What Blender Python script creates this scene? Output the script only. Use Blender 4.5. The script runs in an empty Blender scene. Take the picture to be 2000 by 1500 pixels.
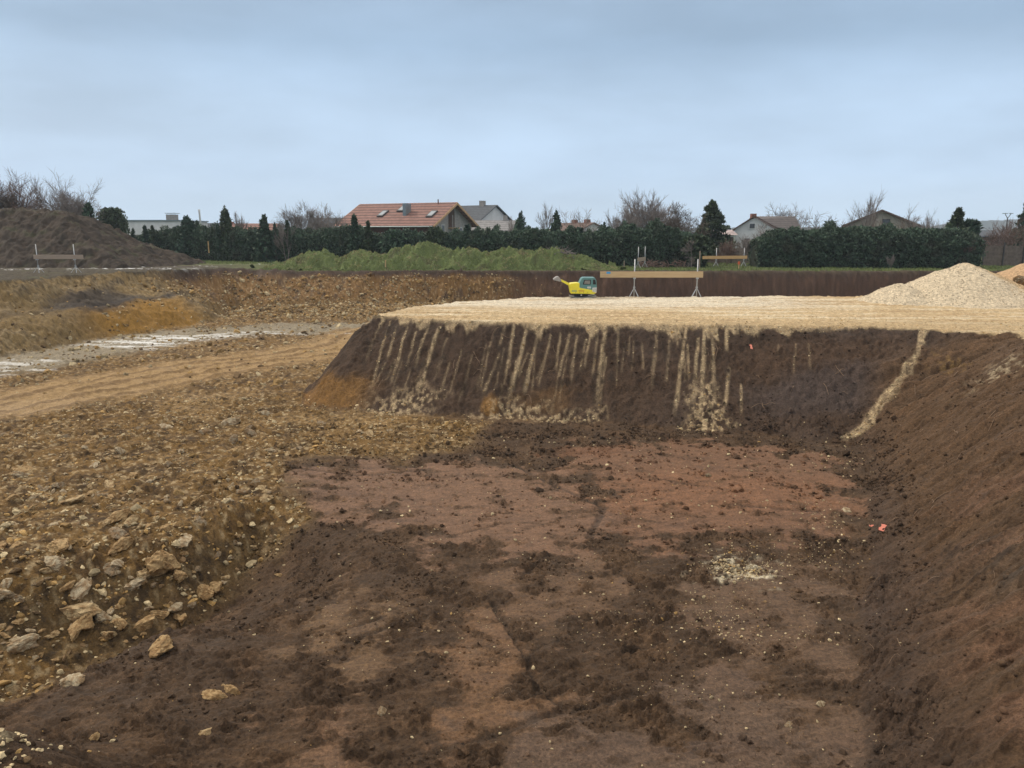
import bpy, math, random
import numpy as np
from mathutils import Vector, Matrix
random.seed(7); RNG = np.random.default_rng(7)
scene = bpy.context.scene
COL = scene.collection

# ------------------------------------------------------------------ camera, sky, sun, exposure
F = 1480.0; HC = 5.28; ZP = 2.54                    # focal length for a 2000 px wide frame, eye height, platform height
PITCH = math.atan(295.0 / F)
cd = bpy.data.cameras.new('camera'); cam = bpy.data.objects.new('camera', cd); COL.objects.link(cam)
cd.sensor_width = 36; cd.lens = 36 * F / 2000; cd.clip_start = 0.1; cd.clip_end = 6000
cam.location = (0, 0, HC); cam.rotation_euler = (math.pi / 2 - PITCH, 0, 0)
scene.camera = cam
SUN_EL = math.radians(42); SUN_AZ = math.radians(-62)  # azimuth from +Y towards +X: from ahead, left
w = bpy.data.worlds.new('World'); scene.world = w; w.use_nodes = True
nt = w.node_tree; nt.nodes.clear(); N = nt.nodes.new; L = nt.links.new
out = N('ShaderNodeOutputWorld'); bg = N('ShaderNodeBackground'); bg.inputs[1].default_value = 1.0
sky = N('ShaderNodeTexSky'); sky.sky_type = 'NISHITA'; sky.sun_disc = False
sky.sun_elevation = SUN_EL; sky.sun_rotation = SUN_AZ; sky.air_density = 2; sky.dust_density = 4
sc = N('ShaderNodeVectorMath'); sc.operation = 'SCALE'; sc.inputs['Scale'].default_value = 0.08; L(sky.outputs[0], sc.inputs[0])
tc = N('ShaderNodeTexCoord'); sp = N('ShaderNodeSeparateXYZ'); L(tc.outputs['Generated'], sp.inputs[0])
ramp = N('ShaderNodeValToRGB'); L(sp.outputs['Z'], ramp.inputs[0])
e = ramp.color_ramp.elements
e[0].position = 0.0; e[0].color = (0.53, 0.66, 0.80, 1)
e[1].position = 1.0; e[1].color = (1.16, 1.05, 0.92, 1)  # unseen zenith, made warm and bright to warm and fill the ground
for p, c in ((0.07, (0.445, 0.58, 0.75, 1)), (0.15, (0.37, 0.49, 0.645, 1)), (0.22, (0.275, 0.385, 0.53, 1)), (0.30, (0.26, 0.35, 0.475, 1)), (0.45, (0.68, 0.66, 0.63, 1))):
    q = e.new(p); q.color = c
mp = N('ShaderNodeMapping'); mp.inputs['Scale'].default_value = (1.2, 1.2, 4.0); L(tc.outputs['Generated'], mp.inputs[0])
cn = N('ShaderNodeTexNoise'); cn.inputs['Scale'].default_value = 3.0; cn.inputs['Detail'].default_value = 5; cn.inputs['Roughness'].default_value = 0.5
L(mp.outputs[0], cn.inputs['Vector'])
cr = N('ShaderNodeMapRange'); cr.inputs[1].default_value = 0.3; cr.inputs[2].default_value = 0.7; cr.inputs[3].default_value = 0.92; cr.inputs[4].default_value = 1.17
L(cn.outputs[0], cr.inputs[0])
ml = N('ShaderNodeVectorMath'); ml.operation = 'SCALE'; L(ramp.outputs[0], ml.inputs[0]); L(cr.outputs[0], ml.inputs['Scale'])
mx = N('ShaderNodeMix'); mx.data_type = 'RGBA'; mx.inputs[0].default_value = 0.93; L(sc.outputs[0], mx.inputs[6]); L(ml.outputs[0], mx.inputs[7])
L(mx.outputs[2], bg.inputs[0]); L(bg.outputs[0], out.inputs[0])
sl = bpy.data.lights.new('sun', 'SUN'); sl.energy = 1.5; sl.angle = math.radians(12); sl.color = (1.0, 0.88, 0.72)
so = bpy.data.objects.new('sun', sl); COL.objects.link(so)
sdv = Vector((math.cos(SUN_EL) * math.sin(SUN_AZ), math.cos(SUN_EL) * math.cos(SUN_AZ), math.sin(SUN_EL)))
so.rotation_euler = (-sdv).to_track_quat('-Z', 'Y').to_euler()
scene.view_settings.view_transform = 'Standard'; scene.view_settings.look = 'None'
scene.view_settings.exposure = 0.46; scene.view_settings.gamma = 1.0
scene.render.engine = 'CYCLES'

# ------------------------------------------------------------------ projection helpers (photo pixel -> place)
CP, SP = math.cos(PITCH), math.sin(PITCH)
def ray(px, py):
    u = (px - 1000) / F; v = (750 - py) / F
    return u, CP + v * SP, -SP + v * CP
def G(px, py, z=0.0):
    a, b, c = ray(px, py); t = (z - HC) / c
    return (t * a, t * b)
def PY(px, py, Y):
    a, b, c = ray(px, py); t = Y / b
    return Vector((t * a, Y, HC + t * c))

# ------------------------------------------------------------------ numpy noise
def _h(ix, iy, s):
    h = (ix.astype(np.int64) * 374761393 + iy.astype(np.int64) * 668265263 + s * 974634777) & 0xffffffff
    h = ((h ^ (h >> 13)) * 1274126177) & 0xffffffff
    return (h ^ (h >> 16)) & 0xffff
_A = np.arange(65536) * (2 * np.pi / 65536); _CX = np.cos(_A).astype(np.float32); _CY = np.sin(_A).astype(np.float32)
def perlin(x, y, s=0):
    x0 = np.floor(x); y0 = np.floor(y); fx = (x - x0).astype(np.float32); fy = (y - y0).astype(np.float32)
    ix = x0.astype(np.int64); iy = y0.astype(np.int64)
    u = fx * fx * fx * (fx * (fx * 6 - 15) + 10); v = fy * fy * fy * (fy * (fy * 6 - 15) + 10)
    def g(dx, dy):
        h = _h(ix + dx, iy + dy, s); return _CX[h] * (fx - dx) + _CY[h] * (fy - dy)
    a = g(0, 0); b = g(1, 0); c = g(0, 1); d = g(1, 1)
    return ((a + (b - a) * u) * (1 - v) + (c + (d - c) * u) * v) * 1.45
def fbm(x, y, s=0, o=4, r=0.5):
    t = 0; a = 1.0; n = 0
    for i in range(o):
        t = t + a * perlin(x, y, s + i * 17); n += a; a *= r; x = x * 2.03 + 5.1; y = y * 2.03 - 3.7
    return t / n
def ss(a, b, x):
    t = np.clip((x - a) / (b - a), 0, 1); return t * t * (3 - 2 * t)
def segd(X, Y, a, b):
    dx, dy = b[0] - a[0], b[1] - a[1]; L2 = dx * dx + dy * dy + 1e-9
    t = np.clip(((X - a[0]) * dx + (Y - a[1]) * dy) / L2, 0, 1)
    return np.hypot(X - a[0] - t * dx, Y - a[1] - t * dy), t
def pld(X, Y, pts):
    d = None
    for a, b in zip(pts[:-1], pts[1:]):
        q, _ = segd(X, Y, a, b); d = q if d is None else np.minimum(d, q)
    return d
def sdp(X, Y, P):                                    # signed distance, negative inside
    d = pld(X, Y, P + [P[0]]); ins = np.zeros(np.shape(X), bool)
    for (x1, y1), (x2, y2) in zip(P, P[1:] + [P[0]]):
        if y1 == y2: continue
        c = ((y1 > Y) != (y2 > Y)) & (X < (x2 - x1) * (Y - y1) / (y2 - y1) + x1)
        ins ^= c
    return np.where(ins, -d, d)

# ------------------------------------------------------------------ pit outlines
toe = [G(1655, 1500), G(1668, 1300), G(1680, 1100), G(1690, 950), G(1695, 880), G(1672, 862), G(1600, 860), G(1400, 843), G(1150, 824),
       G(1000, 816), G(870, 813), G(700, 803), G(590, 795)]
F_POLY = [(2.6, 3.0), ] + toe + [(-7.1, 25.0), (-6.6, 28), (-4.4, 31.5), (-1.5, 34.6), (16, 36), (44, 36), (44, 55.5), (10, 55.5), (-4, 55.2), (-12, 54.2),
         G(450, 604), G(430, 625), G(345, 641), G(170, 668), G(0, 702), (-24, 26), (-26, 12), (-24, 6), (-8, 4.5)]
front = [G(2000, 655, ZP), G(1900, 648, ZP), G(1815, 641, ZP), G(1650, 637, ZP), G(1450, 634, ZP), G(1300, 632, ZP), G(1150, 630, ZP), G(1000, 628, ZP), G(900, 626, ZP),
         G(820, 622, ZP), G(765, 617, ZP), G(735, 617, ZP)]
O_POLY = [(5.2, 1.0), (7.2, 6.5), (10.3, 13)] + front + [(-4.3, 26.6), G(800, 600, ZP), G(900, 590, ZP), G(1050, 580.5, ZP), G(1300, 580, ZP), G(1650, 577, ZP), (46, 34.5),
         (46, 57), (20, 56.8), (2, 56.8), (-10, 57.0), (-16, 57.5), (-21.5, 57.5), G(300, 529, ZP + .35), G(200, 534, ZP + .35), G(0, 547, ZP + .4), (-31, 28), (-33, 10), (-30, 1.5), (-4, 1.0)]
VAL = [G(-150, 1385, -1.0), G(170, 1300, -1.0), G(330, 1225, -.9), G(450, 1130, -.6)]
BANK = np.array([0.37, 0.93])                        # strike of the right-hand bank

def base_height(X, Y):
    X = np.asarray(X, float); Y = np.asarray(Y, float)
    near = ss(45, 15, Y)
    wx = 0.35 * fbm(X * .45, Y * .45, 3, 3) + .12 * fbm(X * 2.2, Y * 2.2, 5, 3); wy = 0.35 * fbm(X * .45, Y * .45, 9, 3) + .12 * fbm(X * 2.2, Y * 2.2, 8, 3)
    amp = np.where(Y > 40, 1.8, np.where(X < -9, 1.8, 0.8))
    Xw = X + wx * amp; Yw = Y + wy * amp * .7
    dF = np.maximum(sdp(Xw, Yw, F_POLY), 0); sO = sdp(Xw, Yw, O_POLY); dH = np.maximum(-sO, 0)
    t = np.clip(dF / (dF + dH + 1e-6), 0, 1)
    prof = 0.78 * t + 0.22 * t * t * (3 - 2 * t)
    left = ss(-13, -21, X) * ss(60, 50, Y)
    prof = prof + left * 0.10 * np.sin(t * 6.283) * ss(0, .2, t)
    zh = ZP + 0.38 * ss(-15, -23, X) * ss(75, 45, Y) + 0.05 * fbm(X * .15, Y * .15, 21, 3)
    # flat gravel platform stays level
    zf = 0.10 * fbm(X * .16, Y * .16, 33, 3)
    # rocky hollow at the near left
    side = Y - np.interp(X, [p[0] for p in VAL], [p[1] for p in VAL]) + .25 * fbm(X * .8, Y * .8, 37, 2)
    up_ = np.clip(side / 2.5, 0, 1); dn_ = np.clip(-side / 3.6, 0, 1); pv = np.where(side > 0, 1 - (.5 * up_ + .5 * ss(0, 1, up_)), 1 - ss(0, 1, dn_))
    zf = zf - 1.12 * pv * ss(-2.1, -5.2, X + .15 * (Y - 11)) * ss(20, 15, Y) + .12 * ss(0, 2.8, side) * ss(-2.5, -5, X) * ss(22, 14, Y)
    zf = zf + 1.0 * np.exp(-(((X + 4.55) / 1.0) ** 2 + ((Y - 5.75) / 0.8) ** 2))
    # low rubble bench under the far wall
    zf = zf + .35 * ss(50, 53.5, Y) * ss(-22, -14, X) * ss(2, -6, X)
    # wheel ruts along the tan track
    z = zf + (zh - zf) * prof
    return z, t, dF, dH, sO

_RC = {}
def RM(px, py):                                      # where a photo pixel meets the ground
    if (px, py) in _RC: return _RC[(px, py)]
    _RC[(px, py)] = q = _RM(px, py); return q
def _RM(px, py):
    a, b, c = ray(px, py); Y = np.concatenate([np.arange(4.5, 70, .05), np.arange(70, 200, .5)]); tt = Y / b
    z = base_height(tt * a, Y)[0]; below = (HC + tt * c) < z
    i = int(np.argmax(below)) if below.any() else len(Y) - 1
    return (float(tt[i] * a), float(Y[i]))
def R_(pts): return [RM(*p) for p in pts]

# ------------------------------------------------------------------ painted soil zones, all fixed to the ground
STREAKS = []
for s in """762 630 721 770 .6;742 633 714 710 .4;776 637 756 707 .55;795 640 763 756 .7;812 647 793 724 .5;840 630 809 724 .7;858 640 816 773 1;886 626 882 651 1;874 661 851 728 .3
968 644 954 682 .25;987 637 975 682 .6;975 693 942 770 .6;1005 633 987 742 .8;1035 630 994 777 1;1056 630 1022 777 .75;1075 658 1050 760 .45;1094 658 1085 728 .5;1113 654 1089 749 .6
1127 654 1115 735 .6;1152 658 1141 724 .5;1166 658 1157 749 .5;1189 626 1162 805 1;1208 630 1204 700 .3;1208 640 1204 700 .4;1230 660 1228 696 .3;1254 672 1256 728 .4;1282 656 1272 768 .45
1308 668 1300 752 .45;1342 632 1316 820 .9;1364 664 1352 800 .7;1376 640 1368 820 1;1392 664 1396 800 .8;1420 636 1418 688 .9;1424 720 1416 800 .8;1448 752 1448 816 .6;1554 672 1550 732 .25;1580 672 1582 728 .25;1520 672 1520 704 .2""".replace('\n', ';').split(';'):
    v = [float(q) for q in s.split()]; STREAKS.append((RM(v[0], v[1]), RM(v[2], v[3]), v[4]))
for i_ in range(34):
    xa = -3.9 + i_ * .30 + random.uniform(-.15, .15); q0 = random.uniform(0, .35); ya = 23.3 - .1 * xa; STREAKS.append(((xa - .05, ya - 1.9 * q0), (xa - random.uniform(.2, .45) - .05 * (4 - xa) * 0, ya - 1.9 * min(1, q0 + random.uniform(.3, .7))), random.uniform(.22, .5)))
GULLY = R_([(1806, 645), (1792, 692), (1764, 732), (1732, 776), (1704, 808), (1697, 832), (1650, 858)])
YEL = [G(*p) for p in [(-400, 830), (0, 800), (560, 740), (600, 795), (870, 812), (965, 826), (930, 868), (800, 892), (600, 902), (550, 940), (600, 1000)]] + R_([(550, 1060), (440, 1150), (350, 1225), (200, 1290), (100, 1350), (0, 1375)]) + [G(-600, 1400, -.5)]
TRACK = [G(*p) for p in [(-300, 835), (0, 790), (200, 752), (400, 716), (560, 695), (700, 672), (720, 650)]]
PUD = [G(*p) for p in [(-300, 745), (0, 712), (180, 682), (330, 655), (430, 648), (560, 640), (700, 640)]]
RED1 = [G(*p) for p in [(1110, 885), (1190, 866), (1300, 864), (1500, 872), (1600, 892), (1650, 925), (1690, 985), (1650, 1020), (1560, 1060), (1400, 1045), (1250, 1055), (1150, 1030), (1190, 965)]]
RED2 = [G(*p) for p in [(545, 950), (700, 905), (900, 905), (1080, 935), (1170, 1000), (1150, 1060), (1050, 1095), (900, 1070), (790, 1020), (640, 1000)]]
RED3 = [G(*p) for p in [(930, 1195), (960, 1180), (1010, 1260), (1070, 1380), (1000, 1420), (890, 1445)]]
RED4 = [G(*p) for p in [(650, 1180), (820, 1190), (760, 1260), (720, 1330), (650, 1330)]]
RED5 = [G(*p) for p in [(640, 1380), (720, 1500), (700, 1600), (540, 1600), (590, 1500)]]
RED6 = [G(*p) for p in [(960, 1140), (1130, 1120), (1200, 1180), (1080, 1220), (990, 1200)]]
RED7 = [G(*p) for p in [(1000, 1460), (1250, 1395), (1480, 1330), (1620, 1400), (1640, 1640), (930, 1640)]]
RED8 = [G(*p) for p in [(1330, 1140), (1480, 1110), (1640, 1130), (1640, 1420), (1500, 1330), (1380, 1240)]]
SMOOTH = [(RED1, (.185, .098, .055), .85), (RED2, (.185, .105, .062), .95), (RED3, (.170, .094, .047), .9), (RED4, (.155, .092, .046), .9), (RED5, (.165, .094, .052), .9),
          (RED6, (.140, .082, .045), .85), (RED7, (.130, .084, .056), .85), (RED8, (.140, .086, .052), .8)]
GROOVES = [([G(905, 1452), G(1060, 1398), G(1250, 1352)], .05), ([G(650, 1240), G(752, 1205)], .03), ([G(680, 1258), G(760, 1225), G(860, 1200)], .03), ([G(960, 1180), G(1020, 1270), G(1050, 1350), G(1110, 1385)], .03),
           ([G(1040, 1265), G(1090, 1250)], .025), ([G(1220, 1270), G(1300, 1245)], .03), ([G(1020, 1120), G(1070, 1085)], .05), ([G(890, 1045), G(1000, 1020)], .025),
           ([G(560, 925), G(700, 930), G(830, 915)], .05), ([G(1280, 935), G(1450, 960)], .04), ([G(1420, 985), G(1600, 1000)], .05), ([G(1000, 905), G(1180, 990), G(1150, 1050)], .06)]
WHITE = G(1442, 1114)

def blob(X, Y, px, py, rx, ry, k=.5, s=71):
    cx, cy = RM(px, py); q = np.hypot((X - cx) / rx, (Y - cy) / ry)
    return ss(1.2, .5, q + k * fbm(X * 1.3 / max(rx, .3), Y * 1.3 / max(ry, .3), s, 3))

def surface(X, Y, res):
    """height with relief, albedo, roughness-of-relief, wetness; res = local mesh spacing in metres"""
    z, t, dF, dH, sO = base_height(X, Y)
    def oct_(freq, s, o=2):                           # noise faded out where the mesh cannot carry it
        return fbm(X * freq, Y * freq, s, o) * ss(.9, .35, freq * res)
    ua0 = .96 * X + .28 * Y; va0 = -.28 * X + .96 * Y; shape = X.shape; C = np.zeros(shape + (3,)); C[:] = (.070, .043, .025)
    def mixc(m, c):
        m = np.clip(m, 0, 1)[..., None]; np.copyto(C, C * (1 - m) + np.array(c) * m)
    nL = fbm(X * .35, Y * .35, 101, 4); nM = fbm(X * 1.4, Y * 1.4, 111, 4); nS = fbm(X * 6, Y * 6, 121, 3); nX = fbm(X * 22, Y * 22, 131, 2) * ss(.9, .3, 22 * res)
    up_slope = ss(0, .6, -(base_h2 - z)) if False else ss(-.15, -.55, z) * (Y > 10.2); floor = (t < .02); face = ss(.0, .06, t) * ss(1.0, .985, t); top = ss(.97, 1.0, t)
    crumb = np.ones(shape)
    mixc(ss(-.1, .35, nM) * .7, (.115, .069, .038)); mixc(ss(.1, .4, nS) * .45, (.032, .021, .014))
    wet = ss(.0, .6, nL) * .5
    fl = ss(.10, .0, t) * ss(26, 22, Y)
    for P, c, k in SMOOTH:
        d = sdp(X, Y, P); m = ss(.30, -.30, d + 2.4 * fbm(X * 1.0, Y * 1.3, 141, 5, .62) + .16 * nS + .05 * nX) * k * fl
        m = m * (1 - .75 * ss(.08, .30, fbm(X * 1.5, Y * 2.2, 145, 5, .65) + .2 * nS)); mixc(m, c); crumb = crumb * (1 - .9 * m)
    if True:                                         # brown film over the smooth areas
        mixc((1 - crumb) * ss(.0, .6, fbm(X * .8, Y * 2.2, 151, 4)) * .5, (.075, .046, .033))
    mo = blob(X, Y, 1390, 960, 3.2, 1.5, .5) * fl; mixc(mo * .5 * (1 - crumb), (.235, .110, .052))
    mixc(blob(X, Y, 1150, 882, 1.0, .5) * fl * .5, (.18, .085, .045))
    groove = np.zeros(shape)
    for P, wd in GROOVES:
        d = pld(X + .05 * nS, Y + .05 * nM, P); groove = np.maximum(groove, ss(wd * 1.6, wd * .4, d))
    groove *= fl
    mixc(groove * .6, (.030, .021, .015))
    mixc(blob(X, Y, 1442, 1114, .62, .5, 1.3) * ss(-.1, .3, nX + nS * .8) * fl * .9, (.62, .56, .42))
    # yellow stony ground
    d = sdp(X, Y, YEL); my = ss(.5, -.5, d + 1.0 * fbm(X * .9, Y * .9, 161, 4) + .25 * nS) * ss(.12, .0, t)
    d2 = sdp(X, Y, YEL)
    farl = ss(20.5, 24, Y + .5 * nM) * ss(.2, .0, t) * ss(8, -2, X)   # all the pit floor farther left
    my = np.maximum(my, farl * (X < 60))
    cy = np.array((.180, .106, .036))
    mixc(my, cy); mixc(my * ss(-.15, .30, nM + .5 * nS) * .8, (.078, .046, .020)); mixc(my * ss(.05, .4, nL + .3 * nM) * .7, (.25, .155, .058)); mixc(my * ss(.14, .36, nS + .5 * nX) * .6, (.40, .31, .18)); mixc(my * ss(.02, .3, up_slope) * .55, (.072, .050, .024))
    mixc(my * ss(.08, .32, -nS - .4 * nX) * .65, (.030, .020, .013))
    crumb = np.maximum(crumb * (1 - my), my * 1.0)
    # puddly grey margin, tan track
    dt = pld(X, Y, TRACK); dp = pld(X, Y, PUD)
    mp_ = ss(3.6, 1.6, dp + 1.3 * nM) * farl; mixc(mp_ * .75, (.16, .13, .085)); mixc(mp_ * ss(.1, .5, nS + nM) * .6, (.30, .25, .16))
    mt = ss(2.9, 1.9, dt + .6 * nM) * ss(.1, .0, t) * ss(17.0, 19.5, Y); rut = np.cos((dt) * 2 * np.pi / 1.1 + 4.0 * fbm(X * .25, Y * .35, 171, 3))
    mixc(mt, (.31, .205, .095)); mixc(mt * ss(.1, .8, rut + .8 * nM) * .75, (.150, .088, .036)); mixc(mt * ss(.0, .5, nS) * .3, (.36, .26, .14))
    crumb = crumb * (1 - .7 * mt)
    gate = np.clip(blob(X, Y, 330, 668, 4.2, 2.6, .6) + blob(X, Y, 605, 660, 3.2, 1.8, .6) + .8 * blob(X, Y, 80, 728, 2.6, 1.6, .7) + .6 * blob(X, Y, 20, 708, 2.5, 1.0, .6) + .5 * blob(X, Y, 470, 652, 3, 1.2, .6), 0, 1); wl = gate * ss(.04, .16, fbm(X * .45, Y * 1.9, 181, 5, .65) * 1.5 + .24 * np.exp(-((dp - .4) / 1.0) ** 2) + .12 * nS - .12 * ss(-15, -19, X))
    slush_glint = wl * ss(3.6, 2.0, dp) * farl * ss(.05, 0, t); wet = np.maximum(wet, slush_glint); mixc(ss(3.0, 1.2, dp + .9 * nM + .4 * nS) * farl * ss(.04, 0, t) * (1 - .8 * mt) * .8, (.26, .225, .165)); pool = gate * ss(-.02, .10, fbm(X * .45, Y * 1.5, 181, 4) + .22 * np.exp(-((dp - .5) / 1.4) ** 2) - .06) * ss(3.6, 2.0, dp) * farl * ss(.05, 0, t); pool = pool * ss(-.35, .05, nM + .5 * nS); wet = np.maximum(wet, pool * 1.9); mixc(pool * .6, (.25, .225, .165)); mixc(slush_glint * .9, (.74, .75, .74))  # white slush patches and puddle glints painted into the albedo
    # ---- walls
    far = ss(46, 50, Y) * face; lft = ss(-9, -15, X) * ss(52, 47, Y) * face
    vs = fbm(X * 2.6, Y * .6 + t * .8, 191, 3)
    mixc(far, (.075, .043, .029)); mixc(far * ss(-.1, .4, vs) * .6, (.115, .066, .044))
    stony = ss(3.5, -3, X + 2.5 * nL) * ss(.93, .72, t + .1 * nM); mixc(far * stony, (.175, .098, .036)); mixc(far * stony * ss(.05, .4, nM + .5 * vs) * .7, (.060, .042, .033))
    mixc(far * stony * ss(.12, .4, nS) * .6, (.34, .25, .14)); mixc(far * ss(.75, .93, t) * .7, (.040, .028, .022))
    mixc(far * ss(.25, .0, t) * stony * .6, (.19, .12, .045))
    wn = fbm(X * .9, Y * .35, 201, 4)
    mixc(lft, (.190, .130, .056)); mixc(lft * ss(.0, .4, wn) * .7, (.070, .053, .036)); mixc(lft * ss(.0, .4, -nM) * .5, (.26, .185, .085))
    mixc(lft * ss(.05, .28, nS + .6 * nM) * .55, (.26, .205, .12)); mixc(lft * ss(.1, .3, -nS) * .5, (.045, .034, .025))
    mixc(lft * np.exp(-((t - .52) / .07) ** 2) * .75, (.034, .028, .026))
    mixc(lft * blob(X, Y, 300, 625, 4.2, 5, .4) * ss(.55, .40, t + .1 * nM) * .9, (.26, .140, .026)); mixc(lft * blob(X, Y, 80, 625, 3.5, 3, .5) * .5, (.150, .098, .036)); mixc(lft * blob(X, Y, 190, 590, 1.6, 3.5, .5) * .85, (.034, .028, .026))
    pf = face * ss(46, 42, Y) * (1 - ss(-9, -15, X)) 
    rb = ss(.0, 1.2, (X - (G(1690, 950)[0] + .37 / .93 * (Y - G(1690, 950)[1]))) + .2) * ss(21.8, 20.6, Y) * pf
    mixc(pf, (.062, .038, .024)); mixc(pf * ss(.45, .9, t) * .4, (.045, .031, .024)); st = fbm(X * 5, Y * 1.2, 211, 4); mixc(pf * ss(.0, .5, st) * .35, (.034, .023, .017)); mixc(pf * ss(.05, .4, -nM - .3 * nS) * .5, (.036, .025, .018)); mixc(pf * ss(-.1, .4, nL + .3 * nM) * .4, (.064, .042, .032))
    mixc(pf * ss(.45, .15, t + .1 * nM) * .4, (.075, .048, .032))
    mixc(pf * blob(X, Y, 1600, 690, 3.0, .6, .5) * .5, (.085, .050, .030)); mixc(pf * blob(X, Y, 1640, 760, 2.6, .8, .5) * .6, (.075, .058, .054))
    oc = (blob(X, Y, 620, 775, 2.0, 1.5, .3) * .85 + blob(X, Y, 957, 792, .30, .35, .25) + blob(X, Y, 1060, 790, 1.1, .4, .6) * .25) * ss(.45, .25, t + .1 * nM)
    mixc(pf * oc, (.20, .105, .030))
    # right-hand bank
    a = X * BANK[0] + Y * BANK[1]; b = -X * BANK[1] + Y * BANK[0]
    scr = fbm(a * 2.6 + b * .5, b * .55, 221, 4); scr2 = .5 - 2.2 * np.abs(fbm(a * 3.4 + b * .9 + .3 * nS, b * .45, 231, 3))
    mixc(rb * .9, (.098, .058, .031)); mixc(rb * ss(.05, .40, -scr - .25 * scr2) * .6, (.058, .035, .020)); mixc(rb * ss(.1, .5, scr + .2 * scr2) * .45, (.140, .080, .042))
    mixc(rb * ss(14, 9, Y) * ss(.1, .45, t + .3 * nL) * ss(-.1, .2, fbm(a * .9, b * .5, 235, 4)) * .8, (.165, .092, .058)); mixc(rb * ss(16, 9, Y) * ss(.30, .46, scr2 + .1 * nS) * ss(.0, .2, fbm(a * .7 + 5, b * .4, 237, 3)) * .75, (.030, .020, .013)); mixc(rb * ss(11, 8, Y) * ss(.1, .5, scr + nL * .5) * .5, (.100, .076, .056))
    mixc(rb * (blob(X, Y, 1975, 720, 1.0, .9, .6)) * ss(-.1, .3, nS + nX) * .8, (.32, .26, .17))
    mixc(rb * (blob(X, Y, 1860, 720, .4, .8, .9)) * ss(0, .3, nS) * .5, (.22, .14, .05))
    rocky = ss(-.9, -2.2, X) * ss(8.2, 8.8, Y)
    # gravel streaks down the platform face
    grav = np.zeros(shape)
    for p, q, k in STREAKS:
        d, u = segd(X + .035 * st, Y, p, q); wd = .030 + .050 * k
        m = ss(wd, wd * .2, d * (1 - .25 * u) + .035 * nS) * np.minimum(1, k * 1.15) * (1 - .3 * u) * ss(1.0, .85, u) * np.clip(.9 + 1.2 * nM + 1.0 * nS, 0, 1.2); grav = np.maximum(grav, m)
    gd = pld(X + .06 * nS, Y, GULLY); gw = .09 + .10 * ss(21.5, 19.8, Y); grav = np.maximum(grav, ss(gw, gw * .4, gd + .11 * nM + .07 * nS) * np.clip(.85 + 1.2 * nS, .2, 1))
    lip = ss(.90, .97, t + .30 * np.maximum(fbm(X * 1.9, Y * .4, 241, 4), -.1) * ss(9, 7, X) - .06 * ss(8, 12, X) + .03 * ss(2.5, -1, np.abs(X - 4.5))) * ss(21, 22.3, Y)
    fan = (blob(X, Y, 1376, 800, .55, .8, .5) + .8 * blob(X, Y, 1380, 835, .8, .35, .5) + .8 * blob(X, Y, 805, 792, 1.1, .5, .5) + .9 * blob(X, Y, 1000, 812, 1.1, .4, .6) + .8 * blob(X, Y, 1090, 822, .9, .3, .6) + .5 * blob(X, Y, 1160, 815, .45, .3, .7) + .35 * blob(X, Y, 740, 792, .8, .4, .7))
    fan = np.clip(fan, 0, 1) * ss(-.15, .25, nX + nS)
    grav = np.clip(np.maximum(grav * pf, np.maximum(lip * pf, fan * ss(46, 40, Y))), 0, 1)
    mixc(grav * .9, (.42, .32, .195)); mixc(grav * ss(.1, .5, nX) * .35, (.46, .38, .26))
    # ---- level ground above
    plat = top * ss(45, 40, Y) * ss(-9, -5, X)
    ys = fbm(X * .18, Y * 1.6, 251, 4)
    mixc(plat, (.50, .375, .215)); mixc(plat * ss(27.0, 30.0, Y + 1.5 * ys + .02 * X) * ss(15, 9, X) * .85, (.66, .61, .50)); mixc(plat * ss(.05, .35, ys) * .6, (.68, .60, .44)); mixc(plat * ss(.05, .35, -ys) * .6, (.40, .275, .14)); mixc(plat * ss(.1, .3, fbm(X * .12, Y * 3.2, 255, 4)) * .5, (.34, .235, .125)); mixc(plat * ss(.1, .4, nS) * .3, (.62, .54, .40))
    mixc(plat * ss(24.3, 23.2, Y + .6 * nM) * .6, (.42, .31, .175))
    mud = top * ss(-16, -20, X) * ss(62, 56, Y); grass = top * np.maximum(ss(56.5, 58, Y + .8 * nM), 0) ;
    mixc(top * ss(44, 47, Y) * .9, (.062, .048, .032)); mixc(mud, (.060, .050, .036)); mixc(mud * ss(.0, .4, nM) * .6, (.10, .085, .048)); mixc(mud * ss(.1, .4, nL) * .4, (.085, .095, .040))
    mg = top * ss(57.3, 58.2, Y + 1.0 * nM) * (1 - ss(-19, -25, X) * ss(68, 62, Y)); mixc(mg, (.080, .100, .034)); mixc(mg * ss(.0, .4, nM) * .6, (.120, .125, .050))
    sn = top * ss(-21.5, -24, X) * ss(50.5, 52.5, Y) * ss(.24, .34, fbm(X * .25, Y * 1.8, 261, 4) + .24 * np.exp(-((Y - 54.2) / .7) ** 2) - .06); mixc(sn * .85, (.72, .74, .76))
    mixc(top * ss(120, 160, Y), (.060, .075, .035))
    near_b = top * ss(6, 4.5, Y); mixc(near_b, (.2, .17, .12))
    cg = ss(1.15, .6, np.hypot((X + 5.0) / .6, (Y - 5.6) / .6) + .4 * nM); mixc(cg * .8, (.15, .125, .075)); mixc(cg * ss(.0, .3, nS + nX), (.30, .26, .17))
    # subtle overall variation
    C *= (1 + (.45 * nX + .40 * nS + .35 * fbm(ua0 * 2.2, va0 * 9, 135, 3) * ss(.9, .3, 9 * res))[..., None])
    # ---- relief
    dz = .030 * oct_(1.2, 301, 3) + .022 * crumb * oct_(4, 311, 2)
    cl_ = .35 + .9 * ss(-.25, .35, fbm(X * 1.6, Y * 1.6, 323, 3))
    ua = .96 * X + .28 * Y; va = -.28 * X + .96 * Y
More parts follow.
